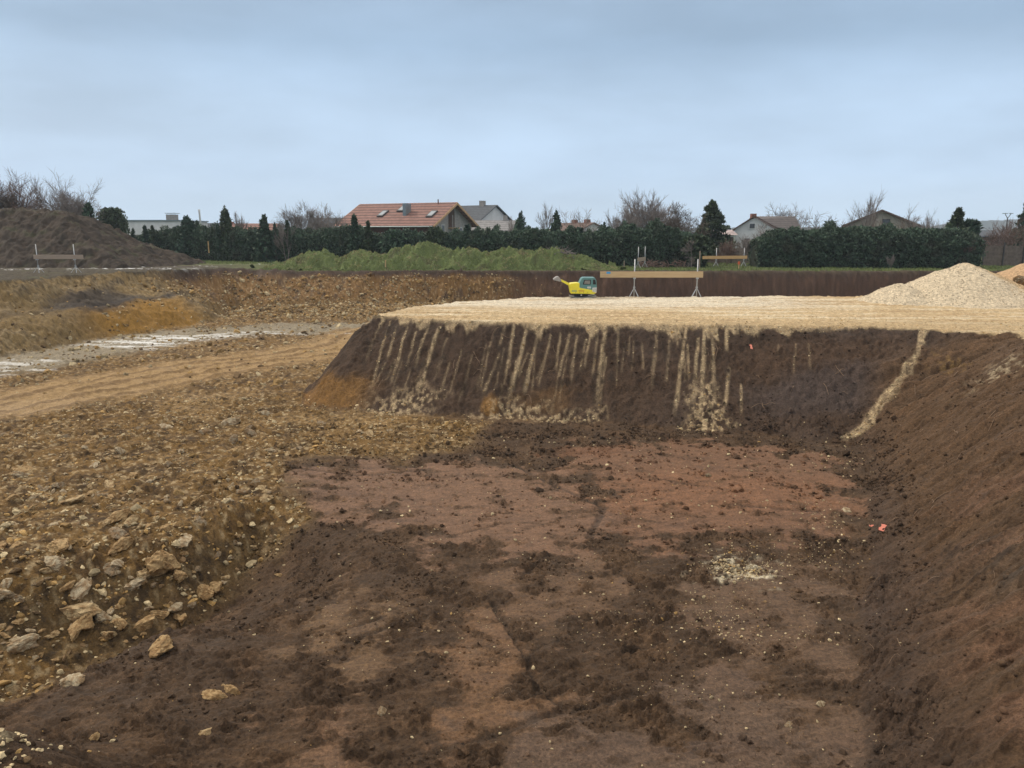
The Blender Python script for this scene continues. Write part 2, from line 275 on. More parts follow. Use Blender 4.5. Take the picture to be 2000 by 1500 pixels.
    for fr, am, sd_ in ((4.5, .060, 321), (10, .036, 325), (22, .018, 329)):
        bl = np.abs(fbm(ua * fr * .55, va * fr * 1.5, sd_, 2)) * ss(.8, .35, fr * res); dz += (crumb * (1 - plat) * (1 - slush_glint) * (1 - .7 * mt) * (1 - .65 * rb) + .06) * cl_ * am * (2.6 * bl - .5)
    dz += my * .10 * oct_(1.6, 351, 4)
    dz -= groove * .035
    dz += mt * .06 * rut * np.clip(.5 + 2 * nM, 0, 1.2)
    dz += (far + lft) * (.30 * fbm(X * .6, Y * .6, 361, 4) + .10 * oct_(2.6, 371, 3)); dz += ss(.05, 0, t) * farl * ss(34, 44, Y) * .30 * fbm(X * .8, Y * .8, 381, 4) * (1 - slush_glint)
    dz += pf * (1 - rb) * (.045 * st * ss(.9, .3, 7 * res) + .07 * oct_(2.5, 391, 3))
    dz += rb * (.20 * scr + .13 * scr2 * ss(.9, .3, 6 * res) + .10 * fbm(X * .8, Y * .8, 395, 2))
    dz += plat * (.05 * ys + .04 * oct_(3, 401, 3) + .03 * fbm(X * .12, Y * 3.2, 255, 4)) - top * (1 - plat) * .0 + mud * .10 * oct_(.8, 411, 3)
    dz += grav * .015
    dz = dz * (1 - .9 * np.maximum(slush_glint, pool))
    wet = np.clip(np.maximum(wet * (1 - top), (1 - crumb) * .75 * fl), 0, 2)
    return z + dz, np.clip(C, .004, .9), wet, dict(fl=fl, my=my, crumb=crumb, pf=pf, rb=rb, far=far, lft=lft, grav=grav, plat=plat, top=top, t=t, stony=stony, farl=farl, mt=mt, slush_glint=slush_glint)

def gz(x, y):                                        # finished ground height, read back from the terrain grid
    x = np.atleast_1d(np.asarray(x, float)); y = np.atleast_1d(np.asarray(y, float)); rr = np.hypot(x, y); aa = np.arctan2(x, y)
    i = np.clip(np.searchsorted(r, rr) - 1, 0, len(r) - 2); j = np.clip(np.searchsorted(A, aa) - 1, 0, len(A) - 2); fi = (rr - r[i]) / (r[i + 1] - r[i]); fj = (aa - A[j]) / (A[j + 1] - A[j])
    return (HG[i, j] * (1 - fi) + HG[i + 1, j] * fi) * (1 - fj) + (HG[i, j + 1] * (1 - fi) + HG[i + 1, j + 1] * fi) * fj
def gz1(x, y): return float(gz(x, y)[0])

# ------------------------------------------------------------------ mesh helpers
def mesh_np(name, V, Fc, mat=None, smooth=False, col=None, extra=None, mats=None, mi=None):
    V = np.asarray(V, np.float32); Fc = np.asarray(Fc, np.int32); n, k = Fc.shape
    me = bpy.data.meshes.new(name); me.vertices.add(len(V)); me.vertices.foreach_set('co', V.ravel())
    me.loops.add(n * k); me.loops.foreach_set('vertex_index', Fc.ravel())
    me.polygons.add(n); me.polygons.foreach_set('loop_start', np.arange(0, n * k, k, dtype=np.int32)); me.polygons.foreach_set('loop_total', np.full(n, k, np.int32))
    me.polygons.foreach_set('use_smooth', np.full(n, smooth, bool))
    if mat: me.materials.append(mat)
    me.update(calc_edges=True)
    if col is not None:
        a = me.color_attributes.new('Col', 'FLOAT_COLOR', 'POINT'); c = np.ones((len(V), 4), np.float32); c[:, :3] = col; a.data.foreach_set('color', c.ravel())
    if extra is not None:
        a = me.attributes.new('wet', 'FLOAT', 'POINT'); a.data.foreach_set('value', np.asarray(extra, np.float32))
    return me
def link(name, me, parent=None, loc=None, rot=None, label=None, cat=None, group=None, kind=None):
    o = bpy.data.objects.new(name, me); COL.objects.link(o)
    if parent: o.parent = parent
    if loc is not None: o.location = loc
    if rot is not None: o.rotation_euler = rot
    if label: o['label'] = label
    if cat: o['category'] = cat
    if group: o['group'] = group
    if kind: o['kind'] = kind
    return o
def empty(name, loc, rz, label, cat, group=None): return link(name, None, None, loc, (0, 0, rz), label, cat, group)

class MB:                                            # small polygon-mesh builder
    def __init__(s): s.v = []; s.f = []
    def add(s, vs, fs):
        b = len(s.v); s.v += [tuple(map(float, q)) for q in vs]; s.f += [tuple(i + b for i in q) for q in fs]; return s
    def box(s, a, b):
        x0, y0, z0 = a; x1, y1, z1 = b
        return s.add([(x0, y0, z0), (x1, y0, z0), (x1, y1, z0), (x0, y1, z0), (x0, y0, z1), (x1, y0, z1), (x1, y1, z1), (x0, y1, z1)],
                     [(0, 3, 2, 1), (4, 5, 6, 7), (0, 1, 5, 4), (1, 2, 6, 5), (2, 3, 7, 6), (3, 0, 4, 7)])
    def prism(s, pts, y0, y1):                       # polygon in XZ extruded along Y
        n = len(pts); return s.add([(x, y0, z) for x, z in pts] + [(x, y1, z) for x, z in pts],
            [tuple(range(n)), tuple(reversed(range(n, 2 * n)))] + [(i, i + n, (i + 1) % n + n, (i + 1) % n) for i in range(n)])
    def tube(s, pts, rs, n=6, cap=True):
        pts = [Vector(p) for p in pts]
        if not hasattr(rs, '__len__'): rs = [rs] * len(pts)
        ring = []; vs = []
        for i, p in enumerate(pts):
            d = (pts[min(i + 1, len(pts) - 1)] - pts[max(i - 1, 0)]).normalized(); a = d.orthogonal().normalized(); b = d.cross(a)
            if i and False: pass
            for k in range(n):
                an = 2 * math.pi * k / n; vs.append(p + (a * math.cos(an) + b * math.sin(an)) * rs[i])
        fs = [(i * n + k, i * n + (k + 1) % n, (i + 1) * n + (k + 1) % n, (i + 1) * n + k) for i in range(len(pts) - 1) for k in range(n)]
        if cap: fs += [tuple(reversed(range(n))), tuple(range((len(pts) - 1) * n, len(pts) * n))]
        return s.add(vs, fs)
    def quad(s, a, b, c, d): return s.add([a, b, c, d], [(0, 1, 2, 3)])
    def mesh(s, name, mat, smooth=False, bev=0):
        me = bpy.data.meshes.new(name); me.from_pydata(s.v, [], s.f); me.materials.append(mat)
        if smooth:
            for p in me.polygons: p.use_smooth = True
        me.update(); return me
    def build(s, name, mat, parent=None, bev=0, **k):
        sm = k.pop('smooth', False); o = link(name, s.mesh(name, mat, sm), parent, **k)
        if bev:
            m = o.modifiers.new('bevel', 'BEVEL'); m.width = bev; m.segments = 2; m.limit_method = 'ANGLE'
        return o

# ------------------------------------------------------------------ materials
def newmat(name):
    m = bpy.data.materials.new(name); m.use_nodes = True; t = m.node_tree; b = t.nodes['Principled BSDF']; b.inputs['Specular IOR Level'].default_value = .3; return m, t, b
def noise(t, scale, detail=4, coord='Object', rough=.55):
    c = t.nodes.new('ShaderNodeTexCoord'); n = t.nodes.new('ShaderNodeTexNoise'); n.inputs['Scale'].default_value = scale; n.inputs['Detail'].default_value = detail; n.inputs['Roughness'].default_value = rough
    t.links.new(c.outputs[coord], n.inputs['Vector']); return n
def mr(t, src, a, b, c, d):
    m = t.nodes.new('ShaderNodeMapRange'); t.links.new(src, m.inputs[0])
    for i, v in enumerate((a, b, c, d)): m.inputs[i + 1].default_value = v
    return m.outputs[0]
def mul(t, col, fac):
    m = t.nodes.new('ShaderNodeVectorMath'); m.operation = 'SCALE'; t.links.new(col, m.inputs[0]); t.links.new(fac, m.inputs['Scale']); return m.outputs[0]
def bump(t, b, src, strength, dist):
    n = t.nodes.new('ShaderNodeBump'); n.inputs['Strength'].default_value = strength; n.inputs['Distance'].default_value = dist; t.links.new(src, n.inputs['Height']); t.links.new(n.outputs[0], b.inputs['Normal'])
def simple(name, col, rough=.7, metal=0, nscale=6, var=.25, bmp=0.0, spec=None):
    m, t, b = newmat(name); n = noise(t, nscale); rgb = t.nodes.new('ShaderNodeRGB'); rgb.outputs[0].default_value = (*col, 1)
    t.links.new(mul(t, rgb.outputs[0], mr(t, n.outputs[0], .3, .7, 1 - var, 1 + var)), b.inputs['Base Color'])
    b.inputs['Roughness'].default_value = rough; b.inputs['Metallic'].default_value = metal
    if bmp: bump(t, b, n.outputs[0], .5, bmp)
    if spec is not None: b.inputs['Specular IOR Level'].default_value = spec
    return m
def attrmat(name, nscale, var, bstr, bdist, rough=.9, s2=None):
    m, t, b = newmat(name); a = t.nodes.new('ShaderNodeAttribute'); a.attribute_name = 'Col'
    n = noise(t, nscale, 6, 'Object', .7); n2 = noise(t, nscale * 3.1, 3, 'Object', .7)
    c = mul(t, a.outputs['Color'], mr(t, n.outputs[0], .32, .68, 1 - var, 1 + var)); c = mul(t, c, mr(t, n2.outputs[0], .3, .7, 1 - var * .7, 1 + var * .7))
    t.links.new(c, b.inputs['Base Color']); b.inputs['Roughness'].default_value = rough
    if bstr: bump(t, b, n.outputs[0], bstr, bdist)
    return m, t, b
M_soil, t, b = attrmat('soil', 22, .42, 1.0, .05)
a = t.nodes.new('ShaderNodeAttribute'); a.attribute_name = 'wet'; t.links.new(mr(t, a.outputs['Fac'], 0, 2, .92, .16), b.inputs['Roughness'])
M_stone, t, b = attrmat('limestone', 14, .35, .7, .02, .85)
M_clod, t, b = attrmat('soil_clod', 40, .3, .7, .01, .95)
M_heap, t, b = attrmat('crushed_gravel', 11, .42, 1.0, .06, .9)
M_leaf, t, b = attrmat('foliage', 3, .25, 0, 0, .7)
M_steel = simple('galvanised_steel', (.42, .44, .46), .45, .6, 20, .15)
M_plank = simple('pine_plank', (.48, .33, .17), .75, 0, 3, .2)
M_plank_grey = simple('weathered_plank', (.27, .215, .17), .8, 0, 3, .2)
M_bark = simple('bark', (.105, .085, .072), .9, 0, 8, .3)
M_bark_grey = simple('grey_bark', (.20, .175, .165), .9, 0, 8, .3)
M_bark_red = simple('reddish_bark', (.150, .100, .085), .9, 0, 8, .3)

# ------------------------------------------------------------------ terrain: one sheet to the horizon, finer where the pit is
H_BOX = 1500.0
r = [3.0]
while r[-1] < 1300:
    d = r[-1]
    if d < 5.2: s = .12
    elif d < 19.5: s = .018 * (d / 6) ** 1.05
    elif d < 26: s = .042
    elif d < 36: s = .09
    elif d < 58: s = .11
    elif d < 70: s = .25
    else: s = .03 * d ** 1.15
    r.append(d + s)
r = np.array([.02, 1.0, 2.0] + r)
A = np.concatenate([np.radians(np.linspace(-180, -42, 40, endpoint=False)), np.radians(np.linspace(-42, 42, 1250, endpoint=False)), np.radians(np.linspace(42, 180, 40, endpoint=False))])
RR, AA = np.meshgrid(r, A, indexing='ij'); TX = RR * np.sin(AA); TY = RR * np.cos(AA)
res = np.maximum(np.gradient(r)[:, None], RR * np.radians(84 / 1250)) * np.ones_like(AA); res[:, np.abs(A) > .74] = .5
TZ, TCc, TW, TM = surface(TX, TY, res); HG = TZ.copy()
nr, na = RR.shape; idx = np.arange(nr * na).reshape(nr, na); nx = np.roll(idx, -1, 1)
Fq = np.stack([idx[:-1], idx[1:], nx[1:], nx[:-1]], -1).reshape(-1, 4)
Fq = Fq[:, ::-1]
me = mesh_np('ground', np.stack([TX, TY, TZ], -1).reshape(-1, 3), Fq, M_soil, True, TCc.reshape(-1, 3), TW.ravel())
link('ground', me, kind='structure')
print('terrain verts', nr * na)
del TX, TY, TZ, TCc, TW, TM, RR, AA, Fq, res

# ------------------------------------------------------------------ rocks
def ico(level):
    ph = (1 + 5 ** .5) / 2
    v = [(-1, ph, 0), (1, ph, 0), (-1, -ph, 0), (1, -ph, 0), (0, -1, ph), (0, 1, ph), (0, -1, -ph), (0, 1, -ph), (ph, 0, -1), (ph, 0, 1), (-ph, 0, -1), (-ph, 0, 1)]
    f = [(0, 11, 5), (0, 5, 1), (0, 1, 7), (0, 7, 10), (0, 10, 11), (1, 5, 9), (5, 11, 4), (11, 10, 2), (10, 7, 6), (7, 1, 8), (3, 9, 4), (3, 4, 2), (3, 2, 6), (3, 6, 8), (3, 8, 9), (4, 9, 5), (2, 4, 11), (6, 2, 10), (8, 6, 7), (9, 8, 1)]
    v = [Vector(q).normalized() for q in v]
    for _ in range(level):
        c = {}; nf = []
        def mid(a, b):
            k = (min(a, b), max(a, b))
            if k not in c: c[k] = len(v); v.append(((v[a] + v[b]) / 2).normalized())
            return c[k]
        for a, b_, d in f:
            x, y, z = mid(a, b_), mid(b_, d), mid(d, a); nf += [(a, x, z), (b_, y, x), (d, z, y), (x, y, z)]
        f = nf
    return np.array(v), np.array(f, np.int32)
def rock_shape(level, seed, cuts=7, flat=.7):
    g = np.random.default_rng(seed); V, Fc = ico(level); V = V.copy()
    for _ in range(cuts):
        n = g.normal(size=3); n /= np.linalg.norm(n); h = g.uniform(.45, .85); d = V @ n; m = d > h; V[m] -= np.outer(d[m] - h, n)
    V += g.normal(size=V.shape) * (.03 if level > 1 else .10)
    V *= np.array([g.uniform(.8, 1.3), g.uniform(.6, .95), g.uniform(.4, .75) * flat / .7]); return V.astype(np.float32), Fc
def rotmats(n, tilt=.5):
    az = RNG.uniform(0, 2 * np.pi, n); tx = RNG.normal(0, tilt, n); ty = RNG.normal(0, tilt, n)
    ca, sa, cx, sx, cy, sy = np.cos(az), np.sin(az), np.cos(tx), np.sin(tx), np.cos(ty), np.sin(ty); Z = np.zeros(n); O = np.ones(n)
    A_ = np.stack([ca, -sa, Z, sa, ca, Z, Z, Z, O], 1).reshape(-1, 3, 3); B_ = np.stack([O, Z, Z, Z, cx, -sx, Z, sx, cx], 1).reshape(-1, 3, 3); C_ = np.stack([cy, Z, sy, Z, O, Z, -sy, Z, cy], 1).reshape(-1, 3, 3)
    return A_ @ B_ @ C_
def scatter(name, P, S, Cc, level, mat, label, cat='stones', tilt=.5, cuts=5, sink=.45, flat=.7, smooth=False):
    n = len(P); R = rotmats(n, tilt); protos = [rock_shape(level, 50 + i, cuts, flat) for i in range(10)]; k = RNG.integers(0, 10, n)
    Vs = []; Fs = []; Cs = []; base = 0
    for i in range(10):
        m = np.where(k == i)[0]
        if not len(m): continue
        V, Fc = protos[i]; W = np.einsum('nij,vj->nvi', R[m], V) * S[m][:, None, None] + P[m][:, None, :]
        W[..., 2] += (S[m] * (.5 - sink) * .5)[:, None]
        Vs.append(W.reshape(-1, 3)); Fs.append((Fc[None] + (np.arange(len(m)) * len(V))[:, None, None] + base).reshape(-1, 3)); Cs.append(np.repeat(Cc[m], len(V), 0)); base += len(m) * len(V)
    me = mesh_np(name, np.concatenate(Vs), np.concatenate(Fs), mat, smooth, np.concatenate(Cs)); return link(name, me, label=label, cat=cat, kind='stuff')
def stone_cols(n, pale=.6, yellow=.5):
    a = np.array((.56, .455, .275)); b_ = np.array((.42, .27, .105)); c = np.array((.20, .130, .065)); k = RNG.random(n)[:, None]; y = RNG.random(n)[:, None]
    C = np.where(k < pale, a, np.where(y < yellow, b_, c)); return C * RNG.uniform(.45, 1.15, (n, 1))
def sample(poly, n):
    xs = [p[0] for p in poly]; ys = [p[1] for p in poly]; X = RNG.uniform(min(xs), max(xs), n * 5); Y = RNG.uniform(min(ys), max(ys), n * 5); m = sdp(X, Y, poly) < 0; return X[m][:n], Y[m][:n]
def lognorm(n, med, sig, hi): return np.minimum(med * np.exp(RNG.normal(0, sig, n)), hi)
def onvis(X, Y): return (np.abs(np.arctan2(X, Y)) < .72)

# rubble over the yellow ground
X, Y = sample([(-22, 6), (-6, 6), (.5, 12), (1.5, 20), (-6, 24), (-24, 26)], 60000)
z, c, wv, M = surface(X, Y, np.full(X.shape, .05)); clus = fbm(X * .9, Y * .9, 501, 3)
keep = (M['my'] > .45) & (RNG.random(len(X)) < (.11 + 1.0 * ss(-.05, .3, clus)) * (1 - .93 * M['mt'])) & onvis(X, Y)
X, Y, z = X[keep], Y[keep], z[keep]; S = lognorm(len(X), .0175, .6, .10); S *= (1 + .3 * ss(12, 7, Y))
scatter('rubble', np.stack([X, Y, z], 1), S, stone_cols(len(X), .5, .6), 1, M_stone, 'pale limestone rubble strewn over the yellow-brown ground at left', 'rubble', .45, 5)
X, Y = sample([(-11, 8.5), (-4, 10), (-2.5, 14.5), (-11, 14.5)], 3000); z, c, wv, M = surface(X, Y, np.full(X.shape, .05)); keep = (M['my'] > .4) & (RNG.random(len(X)) < .15 + .7 * ss(-.1, .3, fbm(X * 1.3, Y * 1.3, 531, 3))); X, Y = X[keep], Y[keep]
scatter('rubble', np.stack([X, Y, gz(X, Y)], 1), lognorm(len(X), .040, .5, .15), stone_cols(len(X), .45, .6), 2, M_stone, 'coarser broken limestone on the near rocky slope', 'rubble', .5, 9)
# rocks in the far and left pit walls and on the floor beneath them
X = RNG.uniform(-34, 10, 60000); Y = RNG.uniform(26, 58, 60000); z, c, wv, M = surface(X, Y, np.full(X.shape, .12)); clus = fbm(X * .5, Y * .5, 511, 3)
p = M['far'] * M['stony'] * (.35 + ss(-.3, .3, clus)) * 1.2 + M['lft'] * ss(-.1, .4, clus) * .22 + M['farl'] * (ss(46, 50, Y) * .8 + .10 + .1 * ss(.1, .4, clus)) * (1 - M['slush_glint']) * (1 - .8 * M['mt']) * ss(.3, 0, M['t'])
keep = (RNG.random(len(X)) < p) & onvis(X, Y); X, Y, z = X[keep], Y[keep], z[keep]; S = lognorm(len(X), .058, .5, .26)
cc = stone_cols(len(X), .36, .6) * .82
scatter('wall_rubble', np.stack([X, Y, z], 1), S, cc, 0, M_stone, 'broken stones lodged in the far and left pit walls', 'rubble', .9, 4, .3, 1.0)
# gravel on the streaks, platform lip, fans and gully
X, Y = sample([(-8, 19), (16, 17), (16, 24.5), (-8, 27.5)], 110000); z, c, wv, M = surface(X, Y, np.full(X.shape, .05))
keep = RNG.random(len(X)) < M['grav'] ** 1.5 * .75 * (M['plat'] < .3) + .03 * M['plat']
X, Y, z = X[keep], Y[keep], z[keep]; S = lognorm(len(X), .019, .35, .05); S = S * (1 + .35 * ss(.25, .0, surface(X, Y, np.full(X.shape, .05))[3]['t']))
scatter('gravel', np.stack([X, Y, z], 1), S, stone_cols(len(X), .75, .8), 0, M_stone, 'cream gravel trickled down the dark platform face in streaks and fans', 'gravel', .7, 3)
# pebbles on the brown floor
pts = []
def dust(px, py, n, sx, sy):
    cx, cy = RM(px, py); pts.append(np.stack([RNG.normal(cx, sx, n), RNG.normal(cy, sy, n)], 1))
dust(1442, 1112, 900, .26, .20); dust(1470, 1085, 200, .4, .35); dust(1610, 1020, 160, .30, .8); dust(1600, 1080, 120, .3, .4); dust(1400, 1190, 140, .3, .4); dust(1420, 1230, 150, .3, .3); dust(1580, 1240, 60, .3, .3)
dust(1230, 1220, 160, .5, .35); dust(800, 1210, 120, .8, .3); dust(1640, 900, 90, .5, .8); dust(1310, 1350, 80, .5, .2); dust(1130, 1100, 70, .8, .5)
fx, fy = sample([(-5, 6), (4, 6), (9.5, 20), (-6, 20)], 1500); pts.append(np.stack([fx, fy], 1)); nb = 1700; pts.append(np.stack([RNG.normal(-5.0, .36, nb), RNG.normal(5.6, .34, nb)], 1)); Q = np.concatenate(pts); X, Y = Q[:, 0], Q[:, 1]; z = gz(X, Y); S = lognorm(len(X), .0085, .55, .035) * (1 + .6 * ss(9, 18, Y)); S[-nb:] *= 2.6
scatter('pebbles', np.stack([X, Y, z], 1), S, stone_cols(len(X), .8, .6), 0, M_stone, 'small pale pebbles sprinkled over the brown pit floor', 'pebbles', .4, 3, .1)
# crumbled soil
X, Y = sample([(-7, 5.2), (5.5, 5.2), (10.5, 20.5), (-6, 21)], 90000); z, c, wv, M = surface(X, Y, np.full(X.shape, .03)); clus = fbm(X * 1.1, Y * 1.1, 521, 4)
keep = (RNG.random(len(X)) < (.12 + .9 * ss(.0, .35, clus)) * (.10 + .9 * M['crumb']) * (1 - .6 * M['my'])) & (M['t'] < .25); X, Y, z = X[keep], Y[keep], z[keep]; c = c[keep]
S = lognorm(len(X), .0115, .6, .06) * (1 + .8 * ss(9, 18, Y)); cc = c * RNG.uniform(.45, 1.05, (len(X), 1))
scatter('soil_clods', np.stack([X, Y, z], 1), S, cc, 0, M_clod, 'dark crumbled soil lying over the pit floor', 'soil', .6, 3, .45, 1.0, False)
X = RNG.uniform(2, 15, 26000); Y = RNG.uniform(6, 24, 26000); z, c, wv, M = surface(X, Y, np.full(X.shape, .03)); keep = (M['pf'] > .5) & (RNG.random(len(X)) < .30) & (M['grav'] < .3); X, Y, z, c = X[keep], Y[keep], z[keep], c[keep]
scatter('bank_crumbs', np.stack([X, Y, z], 1), lognorm(len(X), .014, .6, .06), c * RNG.uniform(.5, 1.0, (len(X), 1)), 0, M_clod, 'loose soil crumbs clinging to the steep brown banks', 'soil', .7, 3, .2, 1.1, True)

# individual rocks: the large ones where they lie, then the most visible of the rest
def rock_mesh(seed, level=3, flat=.7):
    g = np.random.default_rng(seed); V, Fc = rock_shape(level, seed, 11, flat); V = V.astype(float)
    V += (fbm(V[:, 0] * 3 + seed, V[:, 1] * 3 + V[:, 2] * 2, seed, 3) * .22)[:, None] * V
    pale = np.array(((.46, .39, .27), (.42, .295, .150), (.44, .335, .19), (.27, .22, .15))[seed % 4])
    st = ss(-.25, .25, fbm(V[:, 0] * 2.6 + 9, V[:, 1] * 2.6 + V[:, 2] * 2, seed + 5, 3))[:, None]; C = pale * (1 - .75 * st) + np.array((.19, .105, .04)) * .75 * st
    me = mesh_np('rock', V, Fc, M_stone, False, C); return me
ROCKS = [rock_mesh(i, 3) for i in range(24)]
BIG = [(318, 1102, 62, 'long flat tan limestone slab stuck slantwise in the rocky slope', 1), (160, 1155, 44, 'upright knobbly grey-white rock standing in the rocky slope', 0), (152, 1198, 56, 'big pale boulder just below the upright grey-white rock', 2),
       (202, 1203, 34, 'squarish pale rock right of the big pale boulder', 0), (167, 1225, 40, 'yellowish round boulder below the big pale boulder', 1), (45, 1262, 46, 'broad pale boulder near the left frame edge, lowest of the large ones', 0),
       (210, 1243, 44, 'mottled whitish rock under the squarish pale rock', 2), (283, 1227, 42, 'flat-topped cream rock at the foot of the rocky slope', 1), (345, 1196, 40, 'white wedge of stone at the edge of the dark soil', 0),
       (357, 1216, 34, 'small tan oval stone resting on dark soil beside the wedge', 1), (222, 1116, 34, 'layered grey stone high on the rocky slope', 3), (226, 1018, 34, 'cream angular rock on the rim of the rocky slope, left one of a pair', 1),
       (262, 1018, 26, 'cream angular rock on the rim of the rocky slope, right one of a pair', 2), (232, 1046, 44, 'dark overhanging slab below the pair of cream rim rocks', 3), (418, 1362, 34, 'pinkish tan stone lying in the dark soil, left one of two', 1),
       (452, 1352, 32, 'pinkish tan stone lying in the dark soil, right one of two', 1), (424, 1150, 32, 'yellowish lumpy stone at the edge of the yellow slope', 1), (318, 1270, 52, 'flat orange-tan stone half buried in dark soil', 1),
       (495, 1072, 24, 'rounded tan stone near the top right of the rocky slope', 2), (392, 1022, 30, 'thin grey flake tilted on the slope rim', 3), (144, 1336, 44, 'white-capped slab lying at the lower left dark soil edge', 0),
       (30, 1170, 30, 'brown lump of rock at the left frame edge', 3), (1655, 998, 22, 'pale stone at the foot of the right-hand bank', 0), (450, 828, 30, 'white rock lump among rubble on the yellow ground', 0), (706, 845, 26, 'whitish rock lump near the platform foot', 0),
       (525, 808, 30, 'white rock in the rubble left of the platform toe', 0), (1384, 930, 20, 'dark lump of soil and stone on the reddish floor', 3), (545, 1125, 14, 'small cream stone alone on the dark floor', 1), (748, 1390, 22, 'grey-brown stone embedded in the near floor', 3),
       (1604, 1378, 16, 'oval white pebble, larger, near the bottom right floor', 0), (1540, 1417, 15, 'grey rounded stone on the near right floor', 3), (405, 1432, 20, 'pinkish flake of stone in the near dark soil', 2), (180, 1447, 20, 'brown flat flake near the bottom left corner', 1)]
def place_rock(px, py, wpx, label, group, ci, seed):
    x, y = RM(px, py); d = math.hypot(math.hypot(x, y), HC); s = wpx * d / F * .56
    o = link('rock', ROCKS[(seed * 4 + ci) % 24], None, (x, y, gz1(x, y) + s * .02), (random.gauss(0, .35), random.gauss(0, .3), random.uniform(0, 6.28)), label, 'rock', group); o.scale = (s, s, s * random.uniform(.8, 1.15))
for i, (px, py, wp, lb, ci) in enumerate(BIG): place_rock(px, py, wp, lb, None, ci, i)
ZN = [([(0, 1010), (380, 1010), (520, 1040), (420, 1160), (300, 1250), (0, 1330)], 105, 15, 'loose limestone rock embedded in the near rocky slope at left', 'rocks on the near rocky slope'),
      ([(0, 900), (540, 900), (560, 985), (0, 1000)], 85, 14, 'loose limestone rock on the stony rim above the near rocky slope', 'rocks on the stony rim'),
      ([(0, 840), (560, 820), (900, 830), (800, 880), (0, 895)], 60, 12, 'loose pale rock in the rubble between tan track and brown floor', 'rocks in the middle rubble')]
for poly, n, wp, lb, gr in ZN:
    P = [(float(a), float(b)) for a, b in poly]; k = 0
    while k < n:
        x = random.uniform(0, 900); y = random.uniform(800, 1340)
        if sdp(np.array([x]), np.array([y]), P)[0] < 0:
            place_rock(x, y, wp * math.exp(random.gauss(0, .45)), lb, gr, random.choice((0, 0, 1, 1, 2, 3)), random.randint(0, 99)); k += 1

# ------------------------------------------------------------------ heaps and mounds
def heap(name, hfun, x0, x1, y0, y1, nx_, ny_, mat, cfun, label, cat, z0):
    xs = np.linspace(x0, x1, nx_); ys = np.linspace(y0, y1, ny_); X, Y = np.meshgrid(xs, ys, indexing='ij'); Z = hfun(X, Y); C = cfun(X, Y, Z); g = base_height(X, Y)[0]
    V = np.stack([X, Y, np.maximum(g + Z, g - .25) if z0 is None else z0 + Z], -1).reshape(-1, 3); idx = np.arange(nx_ * ny_).reshape(nx_, ny_)
    Fq = np.stack([idx[:-1, :-1], idx[1:, :-1], idx[1:, 1:], idx[:-1, 1:]], -1).reshape(-1, 4); me = mesh_np(name, V, Fq, mat, True, C.reshape(-1, 3)); return link(name, me, label=label, cat=cat)
def ridge(X, Y, pts, slope):                          # union of cones: pts (x, y, height, slope)
    Z = np.full(X.shape, -9.0)
    for (x, y, h) in pts: Z = np.maximum(Z, h - slope * np.sqrt((X - x) ** 2 + (Y - y) ** 2 + .08))
    return Z
pk = PY(1883, 513, 31.5); hp = pk.z - ZP
GP = [(pk.x, 31.5, hp + .15), (pk.x + .5, 31.6, hp - .0), (PY(1760, 548, 31.0).x, 31.0, .86), (PY(1960, 545, 30.5).x, 30.8, 1.05), (PY(2060, 560, 30.5).x, 30.5, 1.0)]
def gh(X, Y):
    Z = ridge(X + .25 * fbm(X * .8, Y * .8, 601, 3), Y + .25 * fbm(X * .8, Y * .8, 605, 3), GP, .52)
    return Z + .05 * fbm(X * 2.5, Y * 2.5, 611, 3) + .02 * fbm(X * 9, Y * 9, 613, 2)
def gc(X, Y, Z):
    n = fbm(X * .6, Y * .6, 621, 3); n2 = fbm(X * 7, Y * 7, 631, 3); C = np.zeros(X.shape + (3,)); C[:] = (.56, .475, .345); m = ss(pk.x + .2, pk.x + 1.4, X + n + .5 * (Y - 31))[..., None]; C = C * (1 - m) + np.array((.48, .35, .20)) * m
    return np.clip(C * (1 + .35 * n2[..., None]), .02, .9)
heap('gravel_heap', gh, pk.x - 7, pk.x + 7, 27, 36, 360, 240, M_heap, gc, 'big heap of pale crushed gravel on the right end of the platform', 'gravel heap', None)
p2 = PY(2010, 515, 37)
def gh2(X, Y): return ridge(X + .3 * fbm(X * .7, Y * .7, 641, 3), Y, [(p2.x - .3, 36.5, p2.z - ZP + .3), (p2.x + 2, 36.5, p2.z - ZP + .5)], .55) + .05 * fbm(X * 3, Y * 3, 645, 3)
def gc2(X, Y, Z): return np.clip(np.array((.46, .31, .18)) * (1 + .4 * fbm(X * 7, Y * 7, 651, 3)[..., None]), .02, .9)
heap('gravel_heap', gh2, p2.x - 4.5, p2.x + 6, 33.5, 40.5, 160, 120, M_heap, gc2, 'orange-tinted gravel heap behind the big pale one at the right edge', 'gravel heap', ZP - .05)
# stones on the heap
X = RNG.uniform(pk.x - 6, pk.x + 6, 9000); Y = RNG.uniform(27.5, 33, 9000); Z = gh(X, Y); g = base_height(X, Y)[0]; k = (Z > .02); S = lognorm(k.sum(), .019, .4, .07)
tan = ss(pk.x + .2, pk.x + 1.6, X[k])[:, None]; scatter('heap_gravel', np.stack([X, Y, g + Z], 1)[k], S, (np.array((.60, .51, .38)) * (1 - tan) + np.array((.50, .36, .21)) * tan) * RNG.uniform(.45, 1.25, (k.sum(), 1)), 0, M_stone, 'crushed gravel stones covering the big pale heap', 'gravel', .6, 4)

